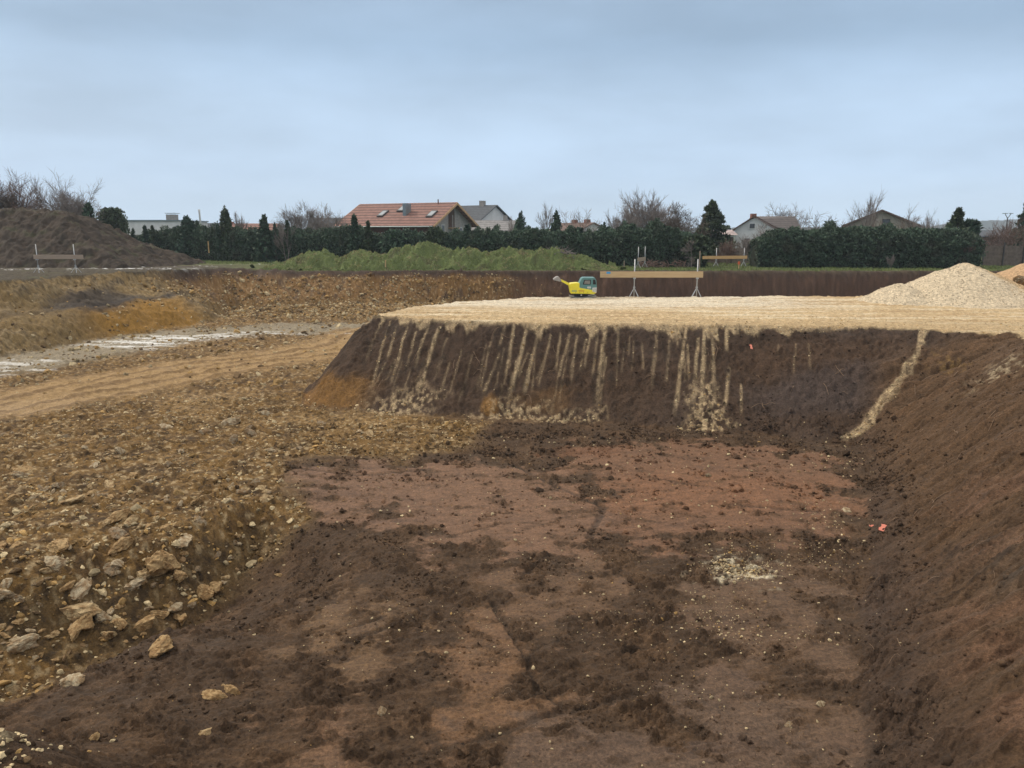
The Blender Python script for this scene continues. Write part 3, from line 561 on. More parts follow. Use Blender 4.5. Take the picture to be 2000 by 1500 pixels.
# dark earth mound at the left
MX = PY(60, 500, 62).x
MPP = [PY(a, b, 62.5) for a, b in ((-400, 405), (0, 408), (90, 410), (130, 418), (160, 428), (190, 447), (220, 468), (250, 484), (290, 503), (320, 514), (360, 530))]; MPX = [p.x for p in MPP]; MPH = [p.z - ZP - .1 for p in MPP]
def mh(X, Y):
    prof = np.interp(X + .5 * fbm(X * .5, Y * .5, 703, 3), MPX, MPH); prof = np.minimum(prof, prof.max() + .6 - .72 * np.abs(Y - 63.0))
    return prof + .35 * fbm(X * .35, Y * .35, 701, 4) + .14 * np.abs(fbm(X * 2.4, Y * 2.4, 711, 3)) + .04 * fbm(X * 6, Y * 6, 713, 2) + .40 * fbm(X * 1.3, Y * 1.3, 705, 3) + .10 * fbm(X * 3.5, Y * 3.5, 709, 2) - .1
def mc(X, Y, Z):
    C = np.zeros(X.shape + (3,)); C[:] = (.048, .037, .029); n = 2.0 * fbm(X * .8, Y * .8, 711, 4)[..., None]; C = C * (1 + .5 * n); m = ss(.1, .4, fbm(X * .5, Y * 1.1, 715, 4))[..., None] * .5; C = C * (1 - m) + np.array((.075, .080, .042)) * m; m2 = ss(.15, .4, fbm(X * 2, Y * 2, 719, 3))[..., None] * .5; return np.clip(C * (1 - m2) + np.array((.075, .053, .038)) * m2, .01, .9)
heap('earth_mound', mh, MX - 25, MX + 17, 55, 72, 460, 230, M_soil, mc, 'tall dark brown earth mound behind the left stand of posts', 'earth mound', None)

# grassy berm behind the pit
BP = [(a_, b_, 0) for a_, b_ in ((525, 523), (560, 512), (600, 497), (640, 491), (668, 499), (700, 491), (745, 497), (775, 485), (815, 475), (850, 478), (880, 488), (900, 481), (930, 488), (960, 493), (985, 485), (1020, 484), (1060, 491), (1090, 484), (1110, 492), (1140, 503), (1170, 514), (1200, 524))]
BXZ = [(PY(a, b, 61).x, PY(a, b, 61).z - ZP) for a, b, c in BP]; bxs = [q[0] for q in BXZ]; bhs = [q[1] for q in BXZ]
def bh(X, Y):
    h = np.interp(X + .3 * fbm(X * .6, Y * .6, 801, 2), bxs, bhs, left=-1, right=-1); q = np.abs(Y - 61) / 2.6
    return h * (1 - np.clip(q, 0, 1.3) ** 1.6) + 1.1 * fbm(X * .55, Y * .7, 805, 4) * ss(.2, 1.2, h) + .30 * fbm(X * 2.4, Y * 2.4, 809, 3) - .05
def bc(X, Y, Z):
    C = np.zeros(X.shape + (3,)); C[:] = (.12, .155, .055); n = fbm(X * 1.1, Y * 1.1, 811, 4)[..., None]; C = C * (1 + .6 * n); m = ss(.12, .35, fbm(X * .7, Y * .9, 815, 4))[..., None] * .6; return np.clip(C * (1 - m) + np.array((.085, .070, .042)) * m, .01, .9)
heap('grass_berm', bh, bxs[0] - .5, bxs[-1] + .5, 58.0, 64.2, 420, 100, M_soil, bc, 'long low grassy berm along the far edge of the pit', 'berm', None)

# ------------------------------------------------------------------ grass and leaf cards
def cards(P, S, Cc, updir=0.0, asp=1.0):
    n = len(P); a = RNG.normal(size=(n, 3)); a[:, 2] *= .5; a /= np.linalg.norm(a, axis=1)[:, None]; b_ = RNG.normal(size=(n, 3)); b_ = b_ * (1 - updir) + np.array((0, 0, 1.5)) * updir; b_ -= (b_ * a).sum(1)[:, None] * a; b_ /= np.linalg.norm(b_, axis=1)[:, None] + 1e-6
    A0 = P - a * S[:, None] * .5; A1 = P + a * S[:, None] * .5; A2 = P + b_ * S[:, None] * asp; V = np.stack([A0, A1, A2], 1).reshape(-1, 3); return V, np.arange(n * 3, dtype=np.int32).reshape(-1, 3), np.repeat(Cc, 3, 0)
def cardmesh(name, P, S, Cc, updir=0, asp=1.0, mat=None):
    V, Fc, C = cards(P, S, Cc, updir, asp); return mesh_np(name, V, Fc, mat or M_leaf, False, C)
X = RNG.uniform(bxs[0], bxs[-1], 34000); Y = RNG.uniform(58.2, 63, 34000); Z = bh(X, Y) + base_height(X, Y)[0]; k = (bh(X, Y) > -.02); P = np.stack([X, Y, Z - .01], 1)[k]
n_ = fbm(P[:, 0] * .8, P[:, 1] * .8, 821, 3); gcx = np.where(n_[:, None] > .10, np.array((.25, .21, .11)), np.array((.165, .205, .080))) * RNG.uniform(.6, 1.5, (len(P), 1))
link('grass', cardmesh('grass', P, RNG.uniform(.035, .08, len(P)), gcx, .6, 1.4), label='green and straw grass covering the long berm', cat='grass', kind='stuff')
X = RNG.uniform(-45, 45, 60000); Y = 57.4 + RNG.uniform(0, 1, 60000) ** 1.5 * 22; z, c, wv, M = surface(X, Y, np.full(X.shape, .3)); k = (M['top'] > .9) & (fbm(X * .5, Y * .5, 831, 3) > -.25) & ~((X < -19) & (Y < 68)); P = np.stack([X, Y, z], 1)[k]
link('grass', cardmesh('grass', P, RNG.uniform(.03, .08, len(P)), np.array((.15, .19, .065)) * RNG.uniform(.6, 1.5, (len(P), 1)), .8, 2.0), label='short meadow grass beyond the far rim of the pit', cat='grass', kind='stuff')

# ------------------------------------------------------------------ hedges, conifers, bare trees
def hedge(pts, tops, depth, n, label, col, zb=ZP - .1, spike=1.0):
    """pts: (x, y) line; tops: heights per point"""
    pts = np.array(pts, float); L_ = np.concatenate([[0], np.cumsum(np.hypot(*np.diff(pts, axis=0).T))]); u = RNG.uniform(0, L_[-1], n)
    cx = np.interp(u, L_, pts[:, 0]); cy = np.interp(u, L_, pts[:, 1]); h = np.interp(u, L_, tops)
    lump = fbm(cx * .55 + 7, cy * .2, 901, 3); h = h * (1 + .16 * lump) + spike * (1.1 * np.maximum(perlin(cx * 1.1, cx * 0, 905), 0) ** 2 * 2 + .35 * perlin(cx * 3.1, cx * 0, 907))
    v = RNG.random(n) ** .8; w = RNG.uniform(-1, 1, n); prof = np.sqrt(np.clip(1 - (np.maximum(v - .55, 0) / .47) ** 2, .02, 1)) * (.8 + .2 * v); surf = np.sign(w) * np.abs(w) ** .35
    bul = 1 + .28 * fbm(cx * 1.0, v * 3.0, 911, 3); bul = bul + .25 * fbm(cx * 3.0, v * 7.0, 913, 2); P = np.stack([cx + RNG.normal(0, .08, n), cy + surf * depth * .5 * prof * bul, zb + v * h], 1)
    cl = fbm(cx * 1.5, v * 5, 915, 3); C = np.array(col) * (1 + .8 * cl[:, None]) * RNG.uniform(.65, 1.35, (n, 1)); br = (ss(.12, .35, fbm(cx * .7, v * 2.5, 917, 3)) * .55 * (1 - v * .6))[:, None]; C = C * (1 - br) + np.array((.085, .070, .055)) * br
    root = link('hedge', None, None, (float(pts[0, 0]), float(pts[0, 1]), zb), None, label, 'hedge')
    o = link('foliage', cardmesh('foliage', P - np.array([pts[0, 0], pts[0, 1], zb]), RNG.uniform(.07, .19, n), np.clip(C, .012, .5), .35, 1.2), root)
    # solid dark core added as backing behind the leaf cards
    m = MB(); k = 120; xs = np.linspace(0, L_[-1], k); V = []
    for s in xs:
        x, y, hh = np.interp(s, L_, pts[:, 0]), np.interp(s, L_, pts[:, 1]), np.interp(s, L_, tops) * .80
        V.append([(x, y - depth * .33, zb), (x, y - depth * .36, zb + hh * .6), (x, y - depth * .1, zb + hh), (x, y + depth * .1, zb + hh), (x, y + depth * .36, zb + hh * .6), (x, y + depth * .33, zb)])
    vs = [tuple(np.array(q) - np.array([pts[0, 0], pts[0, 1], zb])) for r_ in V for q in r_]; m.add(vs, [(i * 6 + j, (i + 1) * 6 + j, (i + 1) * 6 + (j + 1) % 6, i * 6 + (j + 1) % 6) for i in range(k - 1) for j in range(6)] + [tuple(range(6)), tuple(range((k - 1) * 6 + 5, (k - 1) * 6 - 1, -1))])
    m.build('dark_backing', M_inner, root); return root
M_inner = simple('dark_backing', (.016, .022, .014), .95, 0, 4, .4, .1)
def X_(px, d): return PY(px, 455, d).x
def hz(py, d): return PY(1000, py, d).z - ZP + .1
HC1 = (.055, .092, .060)
hedge([(X_(245, 84), 84), (X_(330, 82), 82), (X_(430, 79), 79), (X_(560, 76), 76), (X_(690, 72), 72)], [hz(466, 84), hz(450, 82), hz(447, 79), hz(452, 76), hz(446, 72)], 3.0, 85000, 'dark conifer hedge at left, from the white flat-roofed building to the red-roofed house', HC1)
hedge([(X_(690, 72), 72), (X_(830, 70), 70), (X_(1000, 68), 68), (X_(1180, 66), 66), (X_(1290, 65), 65), (X_(1375, 64), 64)], [hz(452, 72), hz(455, 70), hz(453, 68), hz(451, 66), hz(444, 65), hz(466, 64)], 3.0, 95000, 'dark conifer hedge behind the grassy berm, middle stretch in front of the red-roofed house', HC1)
hedge([(X_(1475, 64), 64), (X_(1520, 63.5), 63.5), (X_(1700, 63), 63), (X_(1850, 62), 62), (X_(1905, 62), 62)], [hz(470, 64), hz(450, 63.5), hz(447, 63), hz(449, 62), hz(458, 62)], 3.2, 75000, 'broad dark green hedge at right, under the big beige gable', HC1, spike=.55)

def branch(m, p, d, L_, r_, lev, mx_, g, spread=.5, up=.15, nseg=3, droop=0):
    pts = [p]; q = p; dd = d
    for i in range(nseg):
        dd = (dd + Vector(g.normal(0, .13, 3)) + Vector((0, 0, up * .3 - droop))).normalized(); q = q + dd * L_ / nseg; pts.append(q)
    rs = [r_ * (1 - .5 * i / nseg) for i in range(nseg + 1)]; m.tube(pts, rs, 5 if lev < 2 else 3, False)
    if lev >= mx_: return
    k = int(g.integers(4, 7))
    for j in range(k):
        s = g.uniform(.3, 1.0) if j else 1.0; i = min(int(s * nseg), nseg - 1); b0 = pts[i].lerp(pts[i + 1], s * nseg - i)
        ax = Vector(g.normal(0, 1, 3)).normalized(); nd = (dd + ax * (spread * 1.25) + Vector((0, 0, up))).normalized(); branch(m, b0, nd, L_ * g.uniform(.55, .8), max(r_ * .55, .010), lev + 1, mx_, g, spread, up, nseg, droop)
def bare_tree(px, pbase, ptop, d, label, mat, wide=.5, seed=1, multi=1, group=None, mx_=4, up=.08, name='bare_tree'):
    b0 = PY(px, pbase, d); zg = ZP - .1 if pbase > 480 else min(b0.z, ZP); top = PY(px, ptop, d).z; H = top - zg; g = np.random.default_rng(seed)
    root = empty(name, (b0.x, d, zg), 0, label, 'tree', group); mt_ = MB(); mc_ = MB()
    for k in range(multi):
        an = 6.28 * k / multi + g.uniform(0, 1); dirv = Vector((math.cos(an) * .35 * (multi > 1), math.sin(an) * .35 * (multi > 1), 1)).normalized(); tl = H * (.30 if multi == 1 else .16); r0 = .019 * H / multi ** .5
        p1 = dirv * tl; mt_.tube([(0, 0, -.1), p1 * .5, p1], [r0, r0 * .8, r0 * .65], 7, False)
        for j in range(4 if multi == 1 else 2): branch(mc_, p1, (dirv + Vector(g.normal(0, wide * .8, 3))).normalized(), H * .24, r0 * .5, 1, mx_, g, wide, up)
        branch(mc_, p1, dirv, H * .30, r0 * .6, 1, mx_, g, wide * .8, up)
    # bring the crown to its measured height
    zs = sorted(v[2] for v in mc_.v)[int(len(mc_.v) * .995)]; f = H / zs; sx_ = 1.0 if wide > .45 else .7; mc_.v = [(x * (f * sx_), y * (f * sx_), z * f) for x, y, z in mc_.v]; mt_.v = [(x, y, z * f) for x, y, z in mt_.v]
    mt_.build('trunk', mat, root, smooth=True); mc_.build('crown', mat, root); return root
BT = [(8, 515, 352, 74, 'leftmost bare tree rising behind the earth mound', M_bark, .75, 1, 1), (42, 515, 343, 76, 'bare tree with reddish twigs behind the earth mound, second from the left', M_bark_red, .7, 2, 2), (88, 515, 362, 80, 'low bare tree with brown twigs filling the gap between taller mound trees', M_bark_red, .7, 3, 2),
      (137, 515, 348, 75, 'tall grey bare tree with straight trunk above the mound slope', M_bark_grey, .65, 4, 1), (178, 515, 362, 78, 'thin grey bare tree at the right end of the mound row', M_bark_grey, .65, 5, 1),
      (600, 500, 403, 84, 'wide grey leafless bush-like tree left of the red-roofed house', M_bark_grey, .7, 6, 3), (655, 500, 402, 86, 'small leafless tree touching the left verge of the red roof', M_bark_grey, .7, 7, 1),
      (1068, 500, 398, 86, 'slender pale birch-like bare tree between two dark conifers', M_bark_grey, .35, 8, 1), (1135, 500, 408, 84, 'sparse bare tree rising behind the brown-roofed white gable', M_bark_grey, .7, 9, 2), (1205, 500, 405, 80, 'thin upright bare tree left of the largest bare crown', M_bark_grey, .35, 10, 2),
      (1250, 500, 381, 74, 'largest bare crown, dense and upright, above the middle hedge', M_bark_grey, .55, 11, 3), (1288, 500, 395, 76, 'bare tree tucked against the right of the largest bare crown', M_bark_grey, .55, 12, 2), (1327, 505, 398, 70, 'bare tree with short forked trunk and knobbly crown left of the spruce', M_bark, .85, 13, 1),
      (1512, 480, 400, 112, 'round-crowned dark bare tree behind the long grey roof', M_bark, .9, 14, 1), (1548, 480, 401, 116, 'faint thin bare tree right of the round-crowned one behind the roof', M_bark_grey, .7, 15, 1), (1612, 500, 417, 76, 'spreading tangled bare fruit tree above the right hedge', M_bark, .9, 16, 2),
      (1690, 500, 377, 70, 'tall sparse bare tree with long forked stems left of the big beige gable', M_bark_grey, .35, 17, 2), (1483, 505, 436, 67, 'contorted bare fruit tree against the white gable', M_bark_grey, .9, 18, 1), (1455, 512, 462, 66, 'thin bare shrub in the garden gap beside the white gable', M_bark_grey, .5, 19, 3),
      (1725, 505, 428, 66, 'bare shrub tops showing in front of the big beige gable', M_bark, .8, 20, 2), (1775, 505, 407, 70, 'sparse bare treetop at the right slope of the big gable', M_bark_grey, .6, 21, 1), (1815, 505, 417, 72, 'small bare twigs rising above the right hedge', M_bark_grey, .4, 22, 2),
      (1945, 512, 432, 78, 'reddish bare shrub beside the double-headed lamp', M_bark_red, .7, 23, 3), (1985, 512, 428, 76, 'dense reddish bare shrub at the right frame edge', M_bark_red, .7, 24, 3), (1350, 520, 470, 62, 'pale leaning dead branches against the middle hedge end', M_bark_grey, .7, 25, 1),
      (560, 500, 436, 74, 'thin shoots sticking out above the left hedge', M_bark_grey, .3, 26, 2), (470, 500, 415, 82, 'very thin shoots right of the tall thuja', M_bark_grey, .25, 27, 1), (1740, 520, 500, 60.5, 'pale forked stems at the foot of the right hedge', M_bark_grey, .3, 28, 3), (1010, 500, 425, 95, 'fine bare shoots beside the annexe roof', M_bark_grey, .3, 29, 2), (1420, 512, 470, 67, 'brownish bare bush in the garden gap below the spruce', M_bark_red, .8, 30, 3)]
for px, pb, pt, d, lb, mt_, wd, sd_, mu in BT: bare_tree(px, pb, pt, d, lb, mt_, wd, sd_, mu, mx_=5 if sd_ in (1, 2, 3, 4, 5, 6, 11, 12, 13) else 4)

def conifer(px, pbase, ptop, wpx, d, label, style='spruce', col=(.022, .042, .024), n=5200, seed=1, dz=0):
    g = np.random.default_rng(seed); top = PY(px, ptop, d).z; zg = ZP - .1; H = top - zg; R0 = wpx * (.80 if style == 'spruce' else .56) * d / F; x0 = X_(px, d)
    root = empty('conifer', (x0, d, zg), 0, label, 'tree'); 
    m = MB(); m.tube([(0, 0, -.1), (0, 0, H * .5), (0, 0, H * .97)], [.035 * H, .02 * H, .006 * H], 6, False); m.build('trunk', M_bark, root, smooth=True)
    v = g.random(n) ** .75
    if style == 'spruce':
        nt_ = 11; tiers = np.floor(v * nt_) / nt_; q = (v - tiers) * nt_; rad = R0 * ((1 - v) ** .95 + .03) * (1.35 - .75 * q); an = g.uniform(0, 6.283, n); lobes = .80 + .55 * perlin(np.cos(an) * 2.2 + tiers * 20, np.sin(an) * 2.2, seed); rr = rad * lobes * g.random(n) ** .5 * np.where(g.random(n) < .12, 1.3, 1.0); z = v * H * .98 - rr * .22
        z = np.maximum(z, .05)
    elif style == 'thuja':
        an = g.uniform(0, 6.283, n); rad = R0 * np.sqrt(np.clip(1 - ((v - .38) / .64) ** 2, 0.0, 1)); rr = rad * (.85 + .25 * perlin(np.cos(an) * 2, np.sin(an) * 2 + v * 5, seed)) * g.random(n) ** .3; z = v * H * (1 - .05 * g.random(n))
    else:
        an = g.uniform(0, 6.283, n); rad = R0 * np.sqrt(np.clip(1 - ((v - .6) / .5) ** 2, 0.06, 1)); rr = rad * (.75 + .5 * perlin(np.cos(an) * 2 + v * 4, np.sin(an) * 2 + v * 4, seed)) * g.random(n) ** .4; z = v * H
    if style == 'spruce':                            # whorls of drooping branches with twigs along each
        nb = 46 + int(H * 9); bi = g.integers(0, nb, n); hv = (np.arange(nb) + g.uniform(0, .8, nb)) / nb; hv = hv ** .9; ba = g.uniform(0, 6.283, nb); bl_ = R0 * ((1 - hv) ** .9 * g.uniform(.65, 1.2, nb) + .05)
        u_ = g.random(n) ** .6; L2 = bl_[bi] * u_; sp_ = .16 * bl_[bi] * (1.15 - u_); an = ba[bi]; v = hv[bi]; jx, jy, jz = g.normal(0, 1, (3, n)) * sp_
        P = np.stack([L2 * np.cos(an) + jx, L2 * np.sin(an) + jy, v * H * .97 - .28 * L2 * (1 - .5 * u_) + jz * .5], 1)
    elif style == 'thuja':                           # upright plumes of unequal height
        nb = 34; bi = g.integers(0, nb, n); ba = g.uniform(0, 6.283, nb); br_ = R0 * g.random(nb) ** .6; tp = H * (1.0 - .42 * (br_ / R0) ** 2 * g.uniform(.6, 1.3, nb)); u_ = g.random(n); w_ = R0 * .30 * np.sqrt(np.clip(1 - u_ ** 3, .02, 1)) * np.minimum(1, .4 + 2 * u_)
        cz = u_ * tp[bi]; P = np.stack([br_[bi] * np.cos(ba[bi]) * (1 - .35 * u_ ** 2) + g.normal(0, .5, n) * w_, br_[bi] * np.sin(ba[bi]) * (1 - .35 * u_ ** 2) + g.normal(0, .5, n) * w_, cz], 1); v = cz / H; an = ba[bi]
    else: P = np.stack([rr * np.cos(an), rr * np.sin(an), z], 1)
    cl = perlin(an * 1.5, v * 9, seed + 3)[:, None]; C = np.array(col) * (1 + .45 * cl) * g.uniform(.6, 1.4, (n, 1))
    link('crown', cardmesh('crown', P, g.uniform(.10, .28, n) * max(.6, min(1.1, R0)), np.clip(C, .003, .4), .25, 1.3), root); return root
CO = [(176, 500, 396, 60, 72, 'small spruce growing on the right shoulder of the earth mound', 'spruce', 3000), (222, 500, 408, 58, 88, 'dark bushy conifer left of the white flat-roofed building', 'bush', 6000), (284, 500, 440, 20, 81, 'narrow spruce tip in front of the white building, middle of three', 'spruce', 1600),
      (260, 500, 446, 16, 82, 'narrow spruce tip in front of the white building, left of three', 'spruce', 1500), (298, 500, 440, 18, 81, 'narrow spruce tip in front of the white building, right of three', 'spruce', 1500), (368, 500, 424, 42, 80, 'broad bushy thuja at the right end of the white building', 'thuja', 5000), (386, 500, 430, 22, 80, 'smaller thuja shoulder beside the broad bushy thuja', 'thuja', 2500),
      (442, 500, 402, 27, 78, 'tall dark columnar thuja with a double tip', 'thuja', 6500), (426, 500, 432, 14, 77.5, 'short dark thuja at the foot of the tall columnar one', 'thuja', 1500), (517, 500, 420, 34, 75, 'loose spruce with several shoots left of the small round spruce', 'spruce', 2800), (562, 500, 430, 20, 75, 'small round-topped spruce above the left hedge', 'spruce', 1800), (537, 500, 434, 14, 75, 'thin spruce tip between two larger ones over the left hedge', 'spruce', 1200),
      (693, 505, 420, 26, 70, 'brownish spruce before the left end of the red roof', 'spruce', 3600), (719, 505, 431, 22, 70, 'slim spruce tip overlapping the red eave', 'spruce', 2200), (1017, 500, 412, 26, 84, 'compact dark conifer right of the annexe roof', 'thuja', 4200), (1087, 500, 413, 28, 82, 'pointed dark conifer right of the pale birch-like tree', 'thuja', 4200),
      (1388, 500, 391, 84, 76, 'tall dark spruce with twin tip above the garden gap', 'spruce', 9000), (1180, 500, 432, 14, 70, 'tiny conifer tip above the middle hedge', 'spruce', 1200), (1279, 500, 436, 40, 66, 'conifer clump at the foot of the bare crowns', 'bush', 4200), (1868, 505, 406, 62, 62.5, 'bushy conifer with upswept shoots at the right end of the hedge', 'spruce', 3600),
      (1893, 505, 432, 44, 63, 'ragged dark conifer beside the tree with a pale trunk wound', 'bush', 4000), (2000, 512, 390, 40, 80, 'spruce cut by the right frame edge', 'spruce', 4200), (1365, 520, 463, 62, 63, 'low dark juniper bush at the end of the middle hedge', 'bush', 5000), (1130, 500, 446, 30, 67, 'rounded conifer bump in front of the white gable', 'bush', 2500),
      (1230, 500, 440, 36, 67, 'conifer bump under the largest bare crown', 'bush', 3000), (850, 505, 446, 40, 68.5, 'rounded conifer top before the timber gable', 'bush', 3000), (912, 505, 440, 30, 68.5, 'conifer tip under the right eave of the timber gable', 'spruce', 2500), (770, 505, 452, 50, 69, 'low conifer mass before the red side wall', 'bush', 3200)]
for i, (px, pb, pt, wd, d, lb, st_, n) in enumerate(CO): conifer(px, pb, pt, wd, d, lb, st_, n=n, seed=100 + i, col=((.046, .084, .052), (.055, .080, .044), (.040, .078, .054))[i % 3])
# tree with pale wound on its trunk
tr = bare_tree(1888, 516, 470, 61, 'slim tree with a pale round wound on its reddish trunk', M_bark_red, .5, 40, 1); MB().tube([(-.0, -.17, 1.15), (0, -.20, 1.15)], .09, 10).build('trunk_wound', M_plank, tr)

# ------------------------------------------------------------------ buildings
def rows(name, c1, c2, scale, rough=.75):             # tile courses run level, so they follow height
    m, t, b = newmat(name); c = t.nodes.new('ShaderNodeTexCoord'); s = t.nodes.new('ShaderNodeSeparateXYZ'); t.links.new(c.outputs['Object'], s.inputs[0])
    mu = t.nodes.new('ShaderNodeMath'); mu.operation = 'MULTIPLY'; mu.inputs[1].default_value = scale; t.links.new(s.outputs['Z'], mu.inputs[0]); fr = t.nodes.new('ShaderNodeMath'); fr.operation = 'FRACT'; t.links.new(mu.outputs[0], fr.inputs[0])
    r_ = t.nodes.new('ShaderNodeValToRGB'); t.links.new(fr.outputs[0], r_.inputs[0]); e = r_.color_ramp.elements; e[0].color = (*c2, 1); e[0].position = .18; e[1].color = (*c1, 1); e[1].position = .42
    n = noise(t, 2.5, 6); t.links.new(mul(t, r_.outputs[0], mr(t, n.outputs[0], .3, .7, .75, 1.25)), b.inputs['Base Color']); bump(t, b, fr.outputs[0], .6, .05); b.inputs['Roughness'].default_value = rough; return m
M_redtile = rows('red_roof_tiles', (.235, .128, .108), (.085, .045, .042), 3.0); M_greytile = rows('grey_roof_tiles', (.075, .09, .11), (.05, .055, .065), 4); M_browntile = rows('brown_roof_tiles', (.15, .10, .085), (.08, .05, .045), 4); M_palet = rows('pale_grey_tiles', (.24, .24, .25), (.14, .14, .15), 4); M_oldtile = rows('faded_roof_tiles', (.13, .115, .115), (.09, .08, .08), 4)
M_white = simple('white_render', (.62, .64, .66), .85, 0, 1.5, .10); M_beige = simple('beige_render', (.34, .31, .27), .85, 0, 1.2, .12); M_redwood = simple('red_cladding', (.115, .050, .040), .8, 0, 5, .25); M_greywood = simple('grey_boards', (.30, .29, .28), .8, 0, 5, .2); M_darkwood = simple('dark_timber', (.07, .045, .035), .8, 0, 5, .25); M_tan = simple('tan_timber', (.46, .30, .17), .7, 0, 4, .2)
M_glass = simple('window_glass', (.05, .06, .07), .15, 0, 3, .1, spec=.8); M_skyl = simple('skylight_glass', (.30, .34, .38), .12, .3, 3, .1, spec=1.0); M_frame = simple('dark_frame', (.05, .05, .055), .5, 0, 5, .1); M_zinc = simple('zinc_sheet', (.24, .29, .31), .4, .6, 5, .12); M_wframe = simple('white_frame', (.6, .62, .63), .5, 0, 5, .08); M_brick = simple('red_brick', (.21, .095, .07), .85, 0, 8, .3); M_concrete = simple('grey_concrete', (.30, .29, .28), .85, 0, 4, .2); M_snow = simple('pinkish_old_tiles', (.38, .31, .31), .7, 0, 1.6, .4)

def gable_house(name, cx, cy, rz, L_, W, ze, zr, label, wall_m, roof_m, side_m=None, over=.4, zg=None, cat='house', thick=.12):
    """local x = ridge direction; ze, zr absolute heights"""
    zg = ZP - .2 if zg is None else zg; root = empty(name, (cx, cy, zg), rz, label, cat); e, r_ = ze - zg, zr - zg; h = W / 2; l = L_ / 2
    m = MB(); m.add([(-l, -h, 0), (l, -h, 0), (l, -h, e), (-l, -h, e), (-l, h, 0), (l, h, 0), (l, h, e), (-l, h, e), (-l, 0, r_ - .05), (l, 0, r_ - .05)], [(0, 1, 2, 3), (5, 4, 7, 6), (1, 5, 6, 9, 2), (4, 0, 3, 8, 7)]); m.build('wall', wall_m, root)
    rf = MB(); sl_ = (r_ - e) / h; xo = l + over
    for s in (-1, 1):
        yo = s * (h + over); zo = e - sl_ * over; rf.add([(-xo, 0, r_), (xo, 0, r_), (xo, yo, zo), (-xo, yo, zo), (-xo, 0, r_ + thick), (xo, 0, r_ + thick), (xo, yo, zo + thick), (-xo, yo, zo + thick)], [(0, 1, 2, 3), (4, 7, 6, 5), (0, 3, 7, 4), (1, 5, 6, 2), (2, 6, 7, 3)])
    roof = rf.build('roof', roof_m, root); return root, roof, dict(e=e, r=r_, h=h, l=l, sl=sl_, over=over, thick=thick)
def on_roof(q, x, f, up=0):                           # point on the front (-y) slope; f = 0 ridge, 1 eave
    return Vector((x, -q['h'] * f, q['r'] + q['thick'] - q['sl'] * q['h'] * f + up))

# red-roofed house
TH = math.radians(-27); pr = PY(893, 394, 93.0); plft = PY(703, 400, 99.2); mid = (pr + plft) / 2; zr = (pr.z + plft.z) / 2; Lr = (Vector((pr.x, 93.0)) - Vector((plft.x, 99.2))).length; TH = math.atan2(93.0 - 99.2, pr.x - plft.x)
root, roof, q = gable_house('house', mid.x, mid.y, TH, Lr - 1.5, 9.6, HC + .98 + .1, zr - .1, 'long red-tiled house with skylights and a timber-trimmed gable facing right', M_greywood, M_redtile, over=.75)
MB().box((-q['l'], -q['h'] - .03, 0), (q['l'], -q['h'] + .02, q['e'])).build('side_cladding', M_redwood, root)
for sx in (1, -1):
    x = sx * (q['l'] + q['over'] + .02)
    for s in (-1, 1):
        yo = s * (q['h'] + q['over']); zo = q['e'] - q['sl'] * q['over']; MB().add([(x - .05, 0, q['r'] - .18), (x + .05, 0, q['r'] - .18), (x + .05, yo, zo - .18), (x - .05, yo, zo - .18), (x - .05, 0, q['r'] + .1), (x + .05, 0, q['r'] + .1), (x + .05, yo, zo + .1), (x - .05, yo, zo + .1)], [(0, 1, 2, 3), (4, 7, 6, 5), (0, 3, 7, 4), (1, 5, 6, 2), (2, 6, 7, 3), (0, 4, 5, 1)]).build('bargeboard', M_tan, root)
def skylight(x, f):
    a = on_roof(q, x - .42, f - .15, .06); b_ = on_roof(q, x + .42, f - .15, .06); c = on_roof(q, x + .42, f + .15, .06); d_ = on_roof(q, x - .42, f + .15, .06); up = Vector((0, -q['sl'], 1)).normalized() * .10
    m = MB(); V = [a, b_, c, d_]; m.add([v - up for v in V] + [v + up for v in V], [(4, 7, 6, 5), (0, 4, 5, 1), (1, 5, 6, 2), (2, 6, 7, 3), (3, 7, 4, 0)]); fr = m.build('skylight', M_frame, root)
    ce = (a + b_ + c + d_) / 4; MB().add([ce + (v - ce) * .74 + up * 1.15 for v in V] + [ce + (v - ce) * .74 + up for v in V], [(0, 3, 2, 1), (4, 5, 6, 7)]).build('pane', M_skyl, fr)
def local_x(px, f):                                   # local x of a photo column on the front slope
    best = None
    for i in range(400):
        x = -q['l'] + 2 * q['l'] * i / 399; p = on_roof(q, x, f); ca, sa = math.cos(TH), math.sin(TH); wx, wy = mid.x + p.x * ca - p.y * sa, mid.y + p.x * sa + p.y * ca; e_ = abs(1000 + F * wx / wy * 1.0 - px)
        if best is None or e_ < best[0]: best = (e_, x)
    return best[1]
for px, f in ((754, .57), (792, .32), (847, .62)): skylight(local_x(px, f), f)
xv = local_x(802, .5); a = on_roof(q, xv, .62); MB().box((xv - .22, a.y - .25, a.z - .3), (xv + .22, a.y + .9, a.z + 1.35)).build('chimney', M_zinc, root)
xv = local_x(859, .1); a = on_roof(q, xv, .08); MB().tube([a - Vector((0, 0, .2)), a + Vector((0, 0, .55))], .07, 8).build('vent_pipe', M_redwood, root)
xv = q['l']; MB().add([(xv + .03, -.9, q['e'] * .9), (xv + .03, .55, q['e'] * .9), (xv + .03, .55, q['r'] - .75), (xv + .03, 0, q['r'] - .35), (xv + .03, -.9, q['r'] - .9)], [(0, 1, 2, 3, 4)]).build('recessed_balcony', M_darkwood, root)
for y0, z0, z1 in ((-2.6, 1.6, 3.9), (1.6, 1.0, 3.6)):
    wnd = MB().box((xv + .01, y0, z0), (xv + .07, y0 + .75, z1)).build('window', M_wframe, root); MB().box((xv + .075, y0 + .08, z0 + .08), (xv + .085, y0 + .67, z1 - .08)).build('pane', M_glass, wnd)
